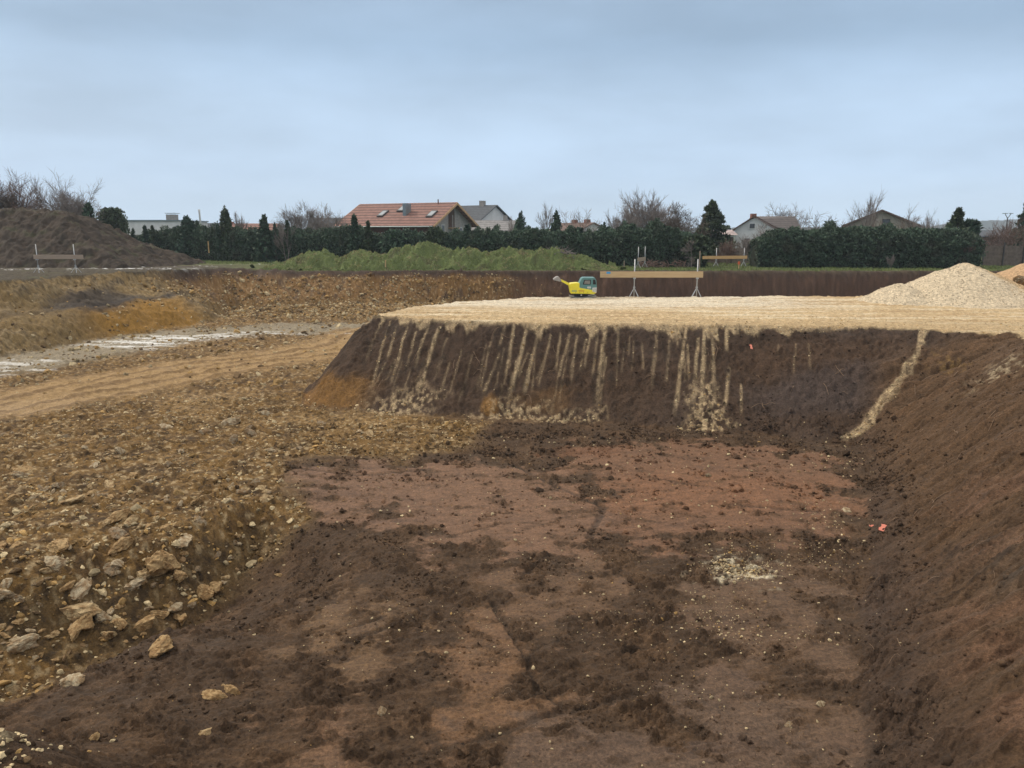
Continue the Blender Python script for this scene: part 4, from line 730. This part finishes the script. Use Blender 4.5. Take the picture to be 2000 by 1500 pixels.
MB().box((xv + .02, -1.0, q['e'] * .86), (xv + .7, .65, q['e'] * .89)).build('balcony_floor', M_tan, root)
for y0 in (-1.0, .6): MB().box((xv + .6, y0, .0), (xv + .68, y0 + .08, q['r'] - 1.4)).build('balcony_post', M_greywood, root)
xw = local_x(793, 1.0); MB().tube([(xw, -q['h'] - .12, 0), (xw, -q['h'] - .12, q['e'] - .1)], .06, 6).build('downpipe', M_wframe, root)
zo = q['e'] - q['sl'] * q['over']; MB().tube([(-q['l'] - .7, -q['h'] - q['over'] - .08, zo), (q['l'] + .7, -q['h'] - q['over'] - .08, zo)], .08, 6).build('gutter', M_zinc, root)
xw = local_x(768, 1.0); wnd = MB().box((xw - 1.3, -q['h'] - .08, 1.6), (xw + 1.3, -q['h'] - .04, 3.0)).build('window', M_wframe, root); MB().box((xw - 1.2, -q['h'] - .10, 1.7), (xw + 1.2, -q['h'] - .085, 2.9)).build('pane', M_glass, wnd)

# grey-roofed house behind it, with annexe
d = 116; pa, pb = PY(890, 402, d), PY(945, 410, d)
root, roof, q2 = gable_house('house', PY(915, 400, d).x, d, math.radians(-32), 9.5, 11, HC + 1.1, PY(915, 403, d).z, 'dark grey roofed house peeping out behind the red-tiled one', M_white, M_greytile, over=.4)
pc = PY(933, 402, d - 2); MB().box((2.2, -.4, q2['r'] - 1.4), (2.9, .3, q2['r'] + .75)).build('chimney', M_concrete, root)
d = 104; root, roof, q3 = gable_house('house', PY(955, 440, d).x, d, math.radians(-10), 6.6, 6, PY(950, 450, d).z, PY(955, 432, d).z, 'low pale-tiled annexe right of the grey roof', M_beige, M_palet, over=.4)
MB().box((2.0, -.3, q3['r'] - .6), (2.5, .2, q3['r'] + .75)).build('chimney', M_concrete, root)
# low flat-roofed house
d = 110; pa, pb = PY(1026, 446, d), PY(1052, 446, d); root = empty('flat_roofed_house', (pa.x, d, ZP - .2), 0, 'tiny flat-roofed white house between two dark conifers', 'house'); Wd = pb.x - pa.x; hh = pa.z - ZP + .2
MB().box((0, 0, 0), (Wd + 3, 6, hh - .5)).build('wall', M_white, root); MB().box((-.4, -.5, hh - .5), (Wd, 6.3, hh)).build('roof', M_darkwood, root); MB().box((Wd * .5, -.06, hh - 1.8), (Wd * .9, -.01, hh - .8)).build('window', M_glass, root)
# small white gable with brown roof
d = 112; pg = PY(1112, 436, d); pe = PY(1092, 456, d); rz = math.radians(-58)
root, roof, q4 = gable_house('house', pg.x + 1.4, d + 2.6, rz, 7.5, 6.2, pe.z + .2, pg.z, 'white gable with brown roof and two stub chimneys', M_white, M_browntile, over=.35)
for x in (-1.0, 2.0): MB().box((x, -.35, q4['r'] - .5), (x + .7, .35, q4['r'] + .55)).build('chimney', M_brick, root)
# white gable farmhouse with long roof
d = 92; pg = PY(1474, 423, d); pr_ = PY(1579, 421, d + .3)
axis = .03; Lh = pr_.x - pg.x - .35; rz = axis
wde = 7.0
root = empty('farmhouse', (pg.x, d, ZP - .2), 0, 'white-gabled farmhouse with a long grey roof running right', 'house'); zg = ZP - .2; r4 = pg.z - zg; e4 = PY(1440, 447, d).z - zg
m = MB(); hw = (PY(1476, 440, d).x - PY(1441, 440, d).x)
# its gable faces the camera, so the wall is built as gable front plus ridge running back to the right
m.prism([(-hw, 0), (hw + .6, 0), (hw + .6, e4 - .3), (0, r4 - .12), (-hw, e4)], 0, 7.5); vr = -math.atan2(pg.x, d); m.build('wall', M_white, root, rot=(0, 0, vr))
rf = MB(); rf.add([(-hw - .35, -.35, e4 - .25), (0, -.35, r4), (0, 7.7, r4), (-hw - .35, 7.7, e4 - .25), (-hw - .35, -.35, e4 - .1), (0, -.35, r4 + .15), (0, 7.7, r4 + .15), (-hw - .35, 7.7, e4 - .1)], [(0, 3, 2, 1), (4, 5, 6, 7), (0, 1, 5, 4), (0, 4, 7, 3), (3, 7, 6, 2)])
rf.add([(0, -.35, r4), (hw + .6, -.35, e4 - .1), (hw + .6, .1, e4 - .1), (0, .1, r4), (0, -.35, r4 + .15), (hw + .6, -.35, e4 + .05), (hw + .6, .1, e4 + .05), (0, .1, r4 + .15)], [(0, 1, 2, 3), (4, 7, 6, 5), (0, 4, 5, 1), (2, 6, 7, 3)])
rf.build('roof', M_browntile, root, rot=(0, 0, vr)); rf = MB(); rf.add([(.6, 3.2, r4 + .1), (Lh, 3.2, r4 + .1), (Lh, -.6, r4 - 2.4), (hw + .8, -.6, r4 - 2.4), (.35, .4, r4 - .3), (.6, 6.8, r4 - 2.2), (Lh, 6.8, r4 - 2.2)], [(0, 4, 3, 2, 1), (0, 1, 6, 5)]); rf.build('wing_roof', M_oldtile, root, rot=(0, 0, rz))
MB().box((hw + .5, .2, 0), (Lh - .3, 6.5, r4 - 2.3)).build('long_wall', M_white, root, rot=(0, 0, rz))
MB().box((-.25, .4, r4 - .2), (.35, 1.0, r4 + .35)).build('chimney', M_brick, root)
wnd = MB().box((-.65, -.05, r4 - 1.45), (.15, -.01, r4 - .75)).build('window', M_wframe, root); MB().box((-.55, -.07, r4 - 1.37), (.05, -.055, r4 - .83)).build('pane', M_glass, wnd)
wnd = MB().box((-1.2, -.05, 1.4), (-.4, -.01, 2.4)).build('window', M_wframe, root); MB().box((-1.1, -.07, 1.5), (-.5, -.055, 2.3)).build('pane', M_glass, wnd)
d = 90; pa, pb = PY(1407, 449, d), PY(1441, 449, d); root = empty('barn', (pa.x, d, ZP - .2), 0, 'low open barn with a faded pinkish roof joined to the farmhouse', 'barn'); Wd = pb.x - pa.x; hh = pa.z - ZP + .2; he = PY(1407, 459, d).z - ZP + .2
m = MB(); m.add([(-.3, 2.2, hh), (Wd, 2.2, hh), (Wd, -.3, he), (-.3, -.3, he), (-.3, 4.6, he), (Wd, 4.6, he)], [(0, 3, 2, 1), (0, 1, 5, 4)]); m.build('roof', M_snow, root); MB().box((0, 1.5, 0), (Wd, 4.4, he)).build('wall', M_darkwood, root)
MB().box((0, .02, he - .22), (Wd, .12, he - .05)).build('fascia', M_wframe, root); MB().box((0, 0, 0), (Wd * .45, .1, he - .8)).build('boarding', M_redwood, root)
for k in range(4): MB().box((Wd * .55 + k * .35, .3, 0), (Wd * .55 + k * .35 + .08, .38, he - .8)).build('stacked_pole', M_concrete, root)
# big beige gable
d = 86; pg = PY(1723, 410, d); pe = PY(1655, 441, d); hw = pg.x - pe.x; root = empty('hall', (pg.x, d, ZP - .2), -math.atan2(pg.x, d), 'large beige gabled hall rising behind the right hedge', 'hall'); zg = ZP - .2; r5 = pg.z - zg; e5 = pe.z - zg
MB().prism([(-hw + .3, 0), (hw - .3, 0), (hw - .3, e5), (0, r5 - .15), (-hw + .3, e5)], 0, 14).build('wall', M_beige, root)
rf = MB()
for s in (-1, 1): rf.add([(0, -.5, r5 - .15), (s * (hw + .3), -.5, e5 - .15), (s * (hw + .3), 14.5, e5 - .15), (0, 14.5, r5 - .15), (0, -.5, r5 + .05), (s * (hw + .3), -.5, e5 + .05), (s * (hw + .3), 14.5, e5 + .05), (0, 14.5, r5 + .05)], [(0, 1, 2, 3), (4, 7, 6, 5), (0, 4, 5, 1), (1, 5, 6, 2), (2, 6, 7, 3)])
rf.build('roof', M_browntile, root); wnd = MB().box((.1, -.05, r5 - 1.7), (.9, -.01, r5 - 1.0)).build('window', M_frame, root); MB().box((.18, -.07, r5 - 1.62), (.82, -.055, r5 - 1.08)).build('pane', M_glass, wnd)
# white flat-roofed building at left
d = 98; pa, pb = PY(222, 432, d), PY(350, 431, d); root = empty('flat_roofed_building', (pa.x, d, ZP - .2), 0, 'white flat-roofed building behind the spruce tips at left', 'building'); Wd = pb.x - pa.x; hh = pa.z - ZP + .2
MB().box((0, 0, 0), (Wd, 9, hh)).build('wall', M_white, root); MB().box((-.15, -.15, hh), (Wd + .15, 9.15, hh + .16)).build('roof', M_zinc, root)
cx = PY(327, 430, d).x - pa.x; ch = MB().box((cx - .6, 1, hh + .1), (cx + .55, 2, hh + .85)).build('chimney', M_concrete, root); MB().box((cx - .7, .9, hh + .98), (cx + .75, 2.1, hh + 1.04)).build('chimney_cap', M_zinc, ch)
wnd = MB().box((Wd - 1.8, -.06, hh - 1.6), (Wd - .7, -.01, hh - .9)).build('window', M_wframe, root); MB().box((Wd - 1.72, -.08, hh - 1.52), (Wd - .78, -.065, hh - .98)).build('pane', M_glass, wnd)
# small houses seen above the left hedge
d = 120; pg = PY(415, 437, d); root, roof, q6 = gable_house('house', pg.x, d + 3, math.radians(70), 7, 6.2, pg.z - 1.5, pg.z, 'little white gable with dark roof showing above the left hedge', M_white, M_greytile, over=.3)
d = 112; pg = PY(490, 438, d); root, roof, q7 = gable_house('house', pg.x, d, math.radians(3), 7.5, 7, PY(490, 452, d).z, pg.z, 'low reddish roof right of the tall columnar thuja', M_beige, M_redtile, over=.3)
MB().box((-3.4, -.4, q7['r'] - .6), (-2.5, .4, q7['r'] + .35)).build('chimney', M_brick, root)
d = 110; pg = PY(655, 427, d); root, roof, q8 = gable_house('house', pg.x - .3, d, math.radians(2), 5.6, 7, PY(655, 447, d).z, pg.z, 'plain dark-roofed house behind bare trees left of the red roof', M_beige, M_greytile, over=.3)
d = 130; pg = PY(1930, 457, d); root, roof, q9 = gable_house('shed', pg.x + 2, d, 0, 12, 8, PY(1930, 462, d).z, pg.z + .5, 'long dark shed under the wooded hill at the right', M_darkwood, M_greytile, over=.3, cat='shed')
p = PY(391, 409, 100); link('flue_pipe', MB().tube([(0, 0, 0), (.02, 0, p.z - ZP - .3), (0, 0, p.z - ZP)], [.13, .12, .16], 8).mesh('flue_pipe', M_wframe, True), None, (p.x, 100, ZP), (0, -.03, 0), 'thin tall pale flue pipe standing left of the tall thuja', 'flue pipe')
# double-headed lamp
d = 84; p = PY(1969, 417, d); root = empty('street_lamp', (p.x, d, ZP - .1), 0, 'street lamp with two spread heads above the reddish shrubs', 'street lamp'); hh = p.z - ZP + .1
MB().tube([(0, 0, 0), (0, 0, hh - .45)], [.08, .05], 8).build('pole', M_frame, root)
for s in (-1, 1): MB().tube([(0, 0, hh - .5), (s * .25, 0, hh - .15), (s * .3, 0, hh - .02)], .035, 6).build('arm', M_frame, root); MB().box((s * .15 if s > 0 else -.55, -.12, hh - .03), (.5 if s > 0 else -.1, .12, hh + .04)).build('lamp_head', M_zinc, root)

# garden fences
def board_fence(px0, px1, ptop, d, label, mat, np_=6):
    a, b_ = PY(px0, ptop, d), PY(px1, ptop, d); root = empty('fence', (a.x, d, ZP - .15), 0, label, 'fence'); W = b_.x - a.x; h = a.z - ZP + .15; m = MB(); k = int(W / .14)
    for i in range(k): m.box((i * .14, 0, .05), (i * .14 + .125, .025, h - random.uniform(0, .06)))
    m.build('boards', mat, root)
    for i in range(np_ + 1): MB().box((W * i / np_ - .04, -.09, 0), (W * i / np_ + .04, -.005, h + .25)).build('post', M_frame, root)
board_fence(1922, 2040, 479, 66, 'weathered brown board fence at the right frame edge', simple('brown_boards', (.14, .115, .10), .85, 0, 4, .3), 3)
board_fence(1378, 1480, 484, 72, 'low grey board fence across the garden gap', simple('grey_brown_boards', (.17, .145, .12), .85, 0, 4, .3), 4)

# far wooded hill
m = MB(); xs = np.linspace(-200, 1200, 300); hx = X_(1890, 1150)
V = []; hs = np.interp(xs, [-200, hx - 60, hx + 10, hx + 90, 1200], [4, 10, 17.5, 20.5, 34]) + HC - 0; hs = hs + 1.8 * fbm(xs * .06, xs * 0, 951, 4) + .9 * perlin(xs * .35, xs * 0, 955)
V = np.concatenate([np.stack([xs, xs * 0 + 950, xs * 0 + ZP - 3], 1), np.stack([xs, xs * 0 + 1080, (hs - 4) * .7], 1), np.stack([xs, xs * 0 + 1150, hs], 1), np.stack([xs, xs * 0 + 1250, xs * 0 - 3], 1)]); n = len(xs)
Fq = np.concatenate([np.stack([np.arange(n - 1) + r_ * n, np.arange(1, n) + r_ * n, np.arange(1, n) + (r_ + 1) * n, np.arange(n - 1) + (r_ + 1) * n], 1) for r_ in range(3)])
link('hill', mesh_np('hill', V, Fq, simple('wooded_hill', (.040, .055, .060), .95, 0, .05, .4), True), kind='structure')

# ------------------------------------------------------------------ batter boards (profile stands)
def stand(px1, px2, pfoot, ptop1, d, bx0, bx1, by0, by1, label, bm, hleg=.40, tilt=0, d2=None, mark=False):
    d2 = d2 or d; a = PY(px1, pfoot, d); b_ = PY(px2, pfoot, d2); zg = a.z; root = empty('batter_board', (a.x, d, zg), 0, label, 'batter board')
    H = PY(px1, ptop1, d).z - zg; B = b_ - a; B.z = 0; ax = B.normalized(); W = B.length
    for k, o in enumerate((Vector((0, 0, 0)), B)):
        post = MB().tube([o + Vector((0, 0, 0)), o + Vector((0, 0, H))], .026, 8).build('post', M_steel, root, smooth=True)
        MB().tube([o + Vector((0, 0, hleg - .02)), o + Vector((0, 0, hleg + .05))], .05, 8).build('collar', M_steel, post)
        for j in range(4):
            an = .6 + j * math.pi / 2; f = o + Vector((math.cos(an) * .27, math.sin(an) * .27, .01)); MB().tube([o + Vector((0, 0, hleg)), f], .015, 5).build('leg', M_steel, post); 
    s0 = (PY(bx0, by0, d).x - a.x) / (b_.x - a.x) * W; s1 = (PY(bx1, by0, d2).x - a.x) / (b_.x - a.x) * W; z1 = PY(bx0, by0, d).z - zg; z0 = PY(bx0, by1, d).z - zg; nrm = Vector((ax.y, -ax.x, 0)); 
    P0 = ax * s0 + nrm * .035; P1 = ax * s1 + nrm * .035; off = nrm * .03; up0 = Vector((0, 0, z0)); up1 = Vector((0, 0, z1)); tv = Vector((0, 0, tilt))
    V = [P0 + up0, P1 + up0 + tv, P1 + up1 + tv, P0 + up1]; brd = MB().add(V + [v + off for v in V], [(0, 1, 2, 3), (4, 7, 6, 5), (0, 4, 5, 1), (1, 5, 6, 2), (2, 6, 7, 3), (3, 7, 4, 0)]).build('board', bm, root, bev=.004)
    for o in (Vector((0, 0, 0)), B): MB().box((o.x - .045, o.y - .09 if False else o.y - .10, z0 - .06), (o.x + .045, o.y + .05, z0 - .005)).build('clamp', M_steel, root)
    return root, brd, P0, off, z0, z1
# board material with grain and knots
def plank(name, c, dark):
    m, t, b = newmat(name); tcn = t.nodes.new('ShaderNodeTexCoord'); mpn = t.nodes.new('ShaderNodeMapping'); mpn.inputs['Scale'].default_value = (1.2, 8, 22); t.links.new(tcn.outputs['Object'], mpn.inputs[0]); n = t.nodes.new('ShaderNodeTexNoise'); n.inputs['Scale'].default_value = 1.5; n.inputs['Detail'].default_value = 5; t.links.new(mpn.outputs[0], n.inputs[0])
    n2 = noise(t, 1.4, 3); mxn = t.nodes.new('ShaderNodeMix'); mxn.data_type = 'RGBA'; mxn.inputs[6].default_value = (*c, 1); mxn.inputs[7].default_value = (*dark, 1); ad = t.nodes.new('ShaderNodeMath'); ad.operation = 'MULTIPLY'; t.links.new(mr(t, n.outputs[0], .4, .75, 0, .8), ad.inputs[0]); t.links.new(mr(t, n2.outputs[0], .35, .65, .3, 1), ad.inputs[1]); t.links.new(ad.outputs[0], mxn.inputs[0]); t.links.new(mxn.outputs[2], b.inputs['Base Color']); b.inputs['Roughness'].default_value = .75; return m
M_board = plank('yellow_pine', (.52, .39, .23), (.33, .19, .09)); M_board2 = plank('greyed_pine', (.36, .29, .23), (.15, .12, .10)); M_board3 = plank('orange_pine', (.58, .38, .18), (.36, .19, .08))
def dist_on(py, z): return G(1000, py, z)[1]
dC = dist_on(580, ZP)
rt, brd, P0, off, z0, z1 = stand(1238, 1360, 580, 506, dC, 1172, 1373, 530, 542, 'long yellow pine board on two steel posts in the middle of the platform', M_board)
M_blue = simple('blue_tape', (.05, .30, .62), .5, 0, 5, .1)
MB().box((P0.x + .27, P0.y - .036, z1 - .10), (P0.x + .45, P0.y - .031, z1 - .015)).build('tape', M_blue, rt)
dL = dist_on(533, ZP + .40); stand(76, 149, 533, 477, dL, 66, 163, 497.5, 506, 'greyed board on two posts in front of the dark earth mound', M_board2)
dB = dist_on(523, ZP + .0); stand(1246, 1259, 523, 482, min(dB, 59.5), 1243, 1260, 503, 510.5, 'short board on two close posts before the middle hedge', M_board2, d2=61)
stand(1398, 1452, 520, 484, 60.5, 1372, 1459, 500, 506, 'orange pine board on two posts in front of the garden gap', M_board3, tilt=.03)

# stakes
def stake(px, p0, p1, d, label, mat, r_=.03, head=None):
    a, b_ = PY(px, p1, d), PY(px, p0, d); root = link('stake', MB().box((-r_, -r_, -.15), (r_, r_, b_.z - a.z)).mesh('stake', mat), None, (a.x, d, a.z), (0, random.uniform(-.03, .03), 0), label, 'stake')
    if head: MB().box((-.075, -.04, b_.z - a.z - .22), (.075, .04, b_.z - a.z + .01)).build('painted_top', head, root)
M_orange = simple('orange_paint', (.62, .13, .05), .6, 0, 5, .15)
stake(1443, 511, 521, 59.5, 'short stake with a bright orange top before the garden gap', M_plank, .03, M_orange); stake(1219, 509, 523, 60, 'short plain stake in front of the middle hedge', M_plank_grey, .035); stake(753, 508, 518, 57.8, 'small pale stake at the foot of the grassy berm', M_plank, .035); stake(408, 471, 491, 75, 'thin pale post leaning on the left hedge', M_plank, .04); stake(1366, 490, 521, 61, 'thin dark fence post at the end of the middle hedge', M_plank_grey, .04)

# ------------------------------------------------------------------ vibratory plate
k = .00395
def q_(zx, zy): return ((zx - 540) * k, (628 - zy) * k)
M_yel = simple('yellow_paint', (.78, .68, .04), .4, 0, 6, .06, spec=.5); M_teal = simple('teal_paint', (.10, .235, .235), .4, 0, 6, .08, spec=.5); M_blk = simple('black_rubber', (.02, .02, .022), .6, 0, 8, .2); M_lbl = simple('white_label', (.75, .75, .72), .5, 0, 8, .05); M_gsteel = simple('dusty_steel', (.26, .25, .23), .55, .5, 8, .2); M_grip = simple('grey_plastic', (.30, .29, .28), .6, 0, 8, .15); M_red = simple('red_letters', (.45, .10, .05), .5, 0, 8, .1)
x0 = PY(1040 + 540 / 5.555, 580, dC - .3).x; vp = empty('vibratory_plate', (x0, dC - .3, gz1(x0, dC - .3) + .02), 0, 'yellow and teal vibratory plate compactor on the gravel platform', 'plate compactor')
MB().prism([q_(*p) for p in ((388, 490), (405, 474), (470, 468), (500, 470), (500, 520), (640, 545), (686, 545), (684, 575), (652, 592), (600, 586), (440, 584), (408, 584))], -.36, .36).build('body', M_yel, vp, bev=.02)
MB().prism([q_(*p) for p in ((497, 524), (498, 470), (524, 418), (545, 410), (662, 411), (682, 440), (688, 520), (684, 544), (640, 548))], -.33, .33).build('hood', M_teal, vp, bev=.02)
MB().prism([q_(*p) for p in ((535, 486), (548, 436), (622, 434), (622, 486))], -.342, -.332).build('window_frame', M_blk, vp)
MB().prism([q_(*p) for p in ((549, 478), (557, 444), (613, 442), (613, 478))], -.347, -.343).build('window_mesh', M_gsteel, vp)
MB().prism([q_(*p) for p in ((645, 484), (645, 433), (668, 433), (679, 484))], -.342, -.332).build('window_frame', M_blk, vp)
MB().prism([q_(*p) for p in ((640, 520), (686, 518), (684, 572), (640, 560))], -.372, -.362).build('tail_grille', M_lbl, vp)
for j in range(3): MB().prism([q_(*p) for p in ((644, 530 + 12 * j), (684, 529 + 12 * j), (684, 533 + 12 * j), (644, 534 + 12 * j))], -.377, -.373).build('grille_slot', M_blk, vp)
MB().prism([q_(*p) for p in ((586, 526), (586, 508), (623, 508), (623, 526))], -.342, -.333).build('label', M_lbl, vp)
for j in range(3): MB().prism([q_(*p) for p in ((594 + 9 * j, 520), (594 + 9 * j, 513), (599 + 9 * j, 513), (599 + 9 * j, 520))], -.346, -.343).build('label_letter', M_teal, vp)
for j in range(5): MB().prism([q_(*p) for p in ((418 + 11 * j, 562), (420 + 11 * j, 546), (426 + 11 * j, 546), (424 + 11 * j, 562))], -.366, -.361).build('letter', M_teal, vp)
MB().prism([q_(*p) for p in ((490, 556), (490, 549), (552, 551), (552, 558))], -.366, -.361).build('red_lettering', M_red, vp)
for j in (460, 505, 545, 590): MB().tube([(q_(j, 0)[0], -.37, q_(0, 568)[1]), (q_(j, 0)[0], -.355, q_(0, 568)[1])], .012, 8).build('bolt', M_blk, vp)
MB().prism([q_(*p) for p in ((448, 612), (445, 580), (595, 580), (597, 612))], -.28, .28).build('exciter', M_blk, vp, bev=.02)
MB().tube([(q_(522, 0)[0], -.30, q_(0, 600)[1]), (q_(522, 0)[0], -.27, q_(0, 600)[1])], .03, 12).build('hub', M_lbl, vp)
MB().prism([q_(*p) for p in ((398, 612), (405, 612), (445, 622), (600, 622), (640, 612), (684, 604), (684, 610), (640, 628), (600, 631), (440, 631), (410, 624))], -.42, .42).build('base_plate', M_gsteel, vp, bev=.008)
for y in (-.26, .20): MB().prism([q_(*p) for p in ((388, 500), (300, 452), (306, 436), (402, 480))], y, y + .06).build('handle_arm', M_yel, vp)
MB().prism([q_(*p) for p in ((303, 450), (290, 456), (222, 440), (220, 428), (250, 405), (274, 402), (306, 440))], -.29, .29).build('handle_head', M_grip, vp, bev=.015)
MB().tube([(q_(240, 0)[0], -.2, q_(0, 445)[1]), (q_(240, 0)[0], -.2, q_(0, 462)[1])], .02, 8).build('control_knob', M_blk, vp)

# ------------------------------------------------------------------ litter and twigs
M_tape = simple('pink_marking_tape', (.60, .20, .14), .5, 0, 8, .15)
def ribbon(px, py, lpx, wpx, ang, label, mat, name='marking_tape', cat='tape'):
    x, y = RM(px, py); d = math.hypot(math.hypot(x, y), HC); L_ = lpx * d / F; W = wpx * d / F; m = MB(); n = 7; V = []
    for i in range(n):
        u = i / (n - 1) - .5; cx = u * L_ * math.cos(ang); cy = u * L_ * math.sin(ang); w_ = W * (.5 + .12 * math.sin(i * 1.7)); zz = gz1(x + cx, y + cy) - gz1(x, y) + .015 + .012 * math.sin(i * 2.1); nx_, ny_ = -math.sin(ang) * w_, math.cos(ang) * w_; V += [(cx - nx_, cy - ny_, zz + .01), (cx + nx_, cy + ny_, zz + .02)]
    m.add(V + [(a_, b_, c_ - .004) for a_, b_, c_ in V], [(2 * i, 2 * i + 2, 2 * i + 3, 2 * i + 1) for i in range(n - 1)] + [(2 * i + 2 * n, 2 * i + 1 + 2 * n, 2 * i + 3 + 2 * n, 2 * i + 2 + 2 * n) for i in range(n - 1)]); link(name, m.mesh(name, mat, True), None, (x, y, gz1(x, y)), None, label, cat)
ribbon(1725, 1032, 30, 8, .9, 'salmon pink scrap of tape at the foot of the right-hand bank', M_tape)
ribbon(1702, 1029, 7, 4, .1, 'tiny pink shred left of the larger pink tape scrap', M_tape)
ribbon(1467, 678, 9, 4, 1.5, 'pink tape shred hanging in the dark platform face', M_tape)
def rootlets(zones, name, label, mat, rad):
    m = MB()
    for (px0, px1, py0, py1, n, lp) in zones:
        for _ in range(n):
            x, y = RM(random.uniform(px0, px1), random.uniform(py0, py1)); d = math.hypot(y, HC); L_ = random.uniform(.5, 1.4) * lp * d / F; an = random.uniform(0, 6.28); P = []; bend = random.uniform(-1.5, 1.5); lift = random.uniform(.01, .07)
            xx, yy = x, y
            for i in range(5):
                P.append((xx, yy, gz1(xx, yy) + .008 + lift * math.sin(i / 4 * 3.14))); xx += math.cos(an) * L_ / 4; yy += math.sin(an) * L_ / 4; an += bend / 4
            m.tube(P, [rad * d / 8] * 5, 4, False)
    link(name, m.mesh(name, mat, True), label=label, cat='roots', kind='stuff')
M_root = simple('pale_roots', (.22, .15, .10), .85, 0, 8, .3)
rootlets([(1750, 2000, 700, 1100, 26, 26), (1700, 1990, 1100, 1480, 14, 22), (720, 1150, 650, 780, 22, 16), (1250, 1650, 660, 800, 18, 20), (620, 1300, 1050, 1480, 12, 12)], 'rootlets', 'thin pale rootlets poking from the brown banks and floor', M_root, .0028)
# brush pile on the berm and stump
p = PY(1098, 487, 60.4); m = MB(); g = np.random.default_rng(5); bx = p.x; bz = ZP + float(bh(np.array([bx]), np.array([60.4]))[0])
for i in range(26):
    a_ = Vector((g.normal(0, .45), g.normal(0, .3), g.uniform(-.05, .25))); dd = Vector((g.normal(0, 1), g.normal(0, .5), g.uniform(0, .7))).normalized(); m.tube([a_ - dd * .5, a_, a_ + dd * g.uniform(.3, .8)], [.035, .03, .015], 5, False)
link('brush_pile', m.mesh('brush_pile', M_bark_grey, True), None, (bx, 60.4, bz), None, 'small pile of grey branches on top of the grassy berm', 'brush pile')
p = PY(1288, 512, 62); m = MB()
for i in range(90):
    a_ = Vector((g.uniform(-1.6, 2.2), g.normal(0, .3), g.uniform(0, .45))); dd = Vector((g.normal(0, 1), g.normal(0, .5), g.uniform(-.2, 1))).normalized(); m.tube([a_ - dd * .2, a_, a_ + dd * g.uniform(.2, .5)], [.03, .03, .02], 5, False)
link('brush_pile', m.mesh('brush_pile', M_bark_red, True), None, (p.x, 62, ZP), None, 'untidy brown pile of cut branches under the middle hedge', 'brush pile')
# grey boulder lump at the heap
x = PY(1992, 546, 33).x; me = rock_mesh(91, 4, .9); o = link('boulder', me, None, (x + .1, 33, PY(1992, 548, 33).z), (0, .2, .4), 'smooth grey-brown boulder beside the heap at the right frame edge', 'boulder'); o.scale = (.5, .5, .42)

# ------------------------------------------------------------------ air
if True:
    m = bpy.data.materials.new('haze'); m.use_nodes = True; t = m.node_tree; t.nodes.clear(); o_ = t.nodes.new('ShaderNodeOutputMaterial'); v = t.nodes.new('ShaderNodeVolumePrincipled'); v.inputs['Color'].default_value = (.74, .87, 1, 1); v.inputs['Density'].default_value = .00045; v.inputs['Anisotropy'].default_value = 0; t.links.new(v.outputs[0], o_.inputs['Volume'])
    hb = MB().box((-H_BOX, -H_BOX, -9), (H_BOX, H_BOX, 62)).build('haze', m, label='pale blue winter haze', cat='haze', kind='stuff')
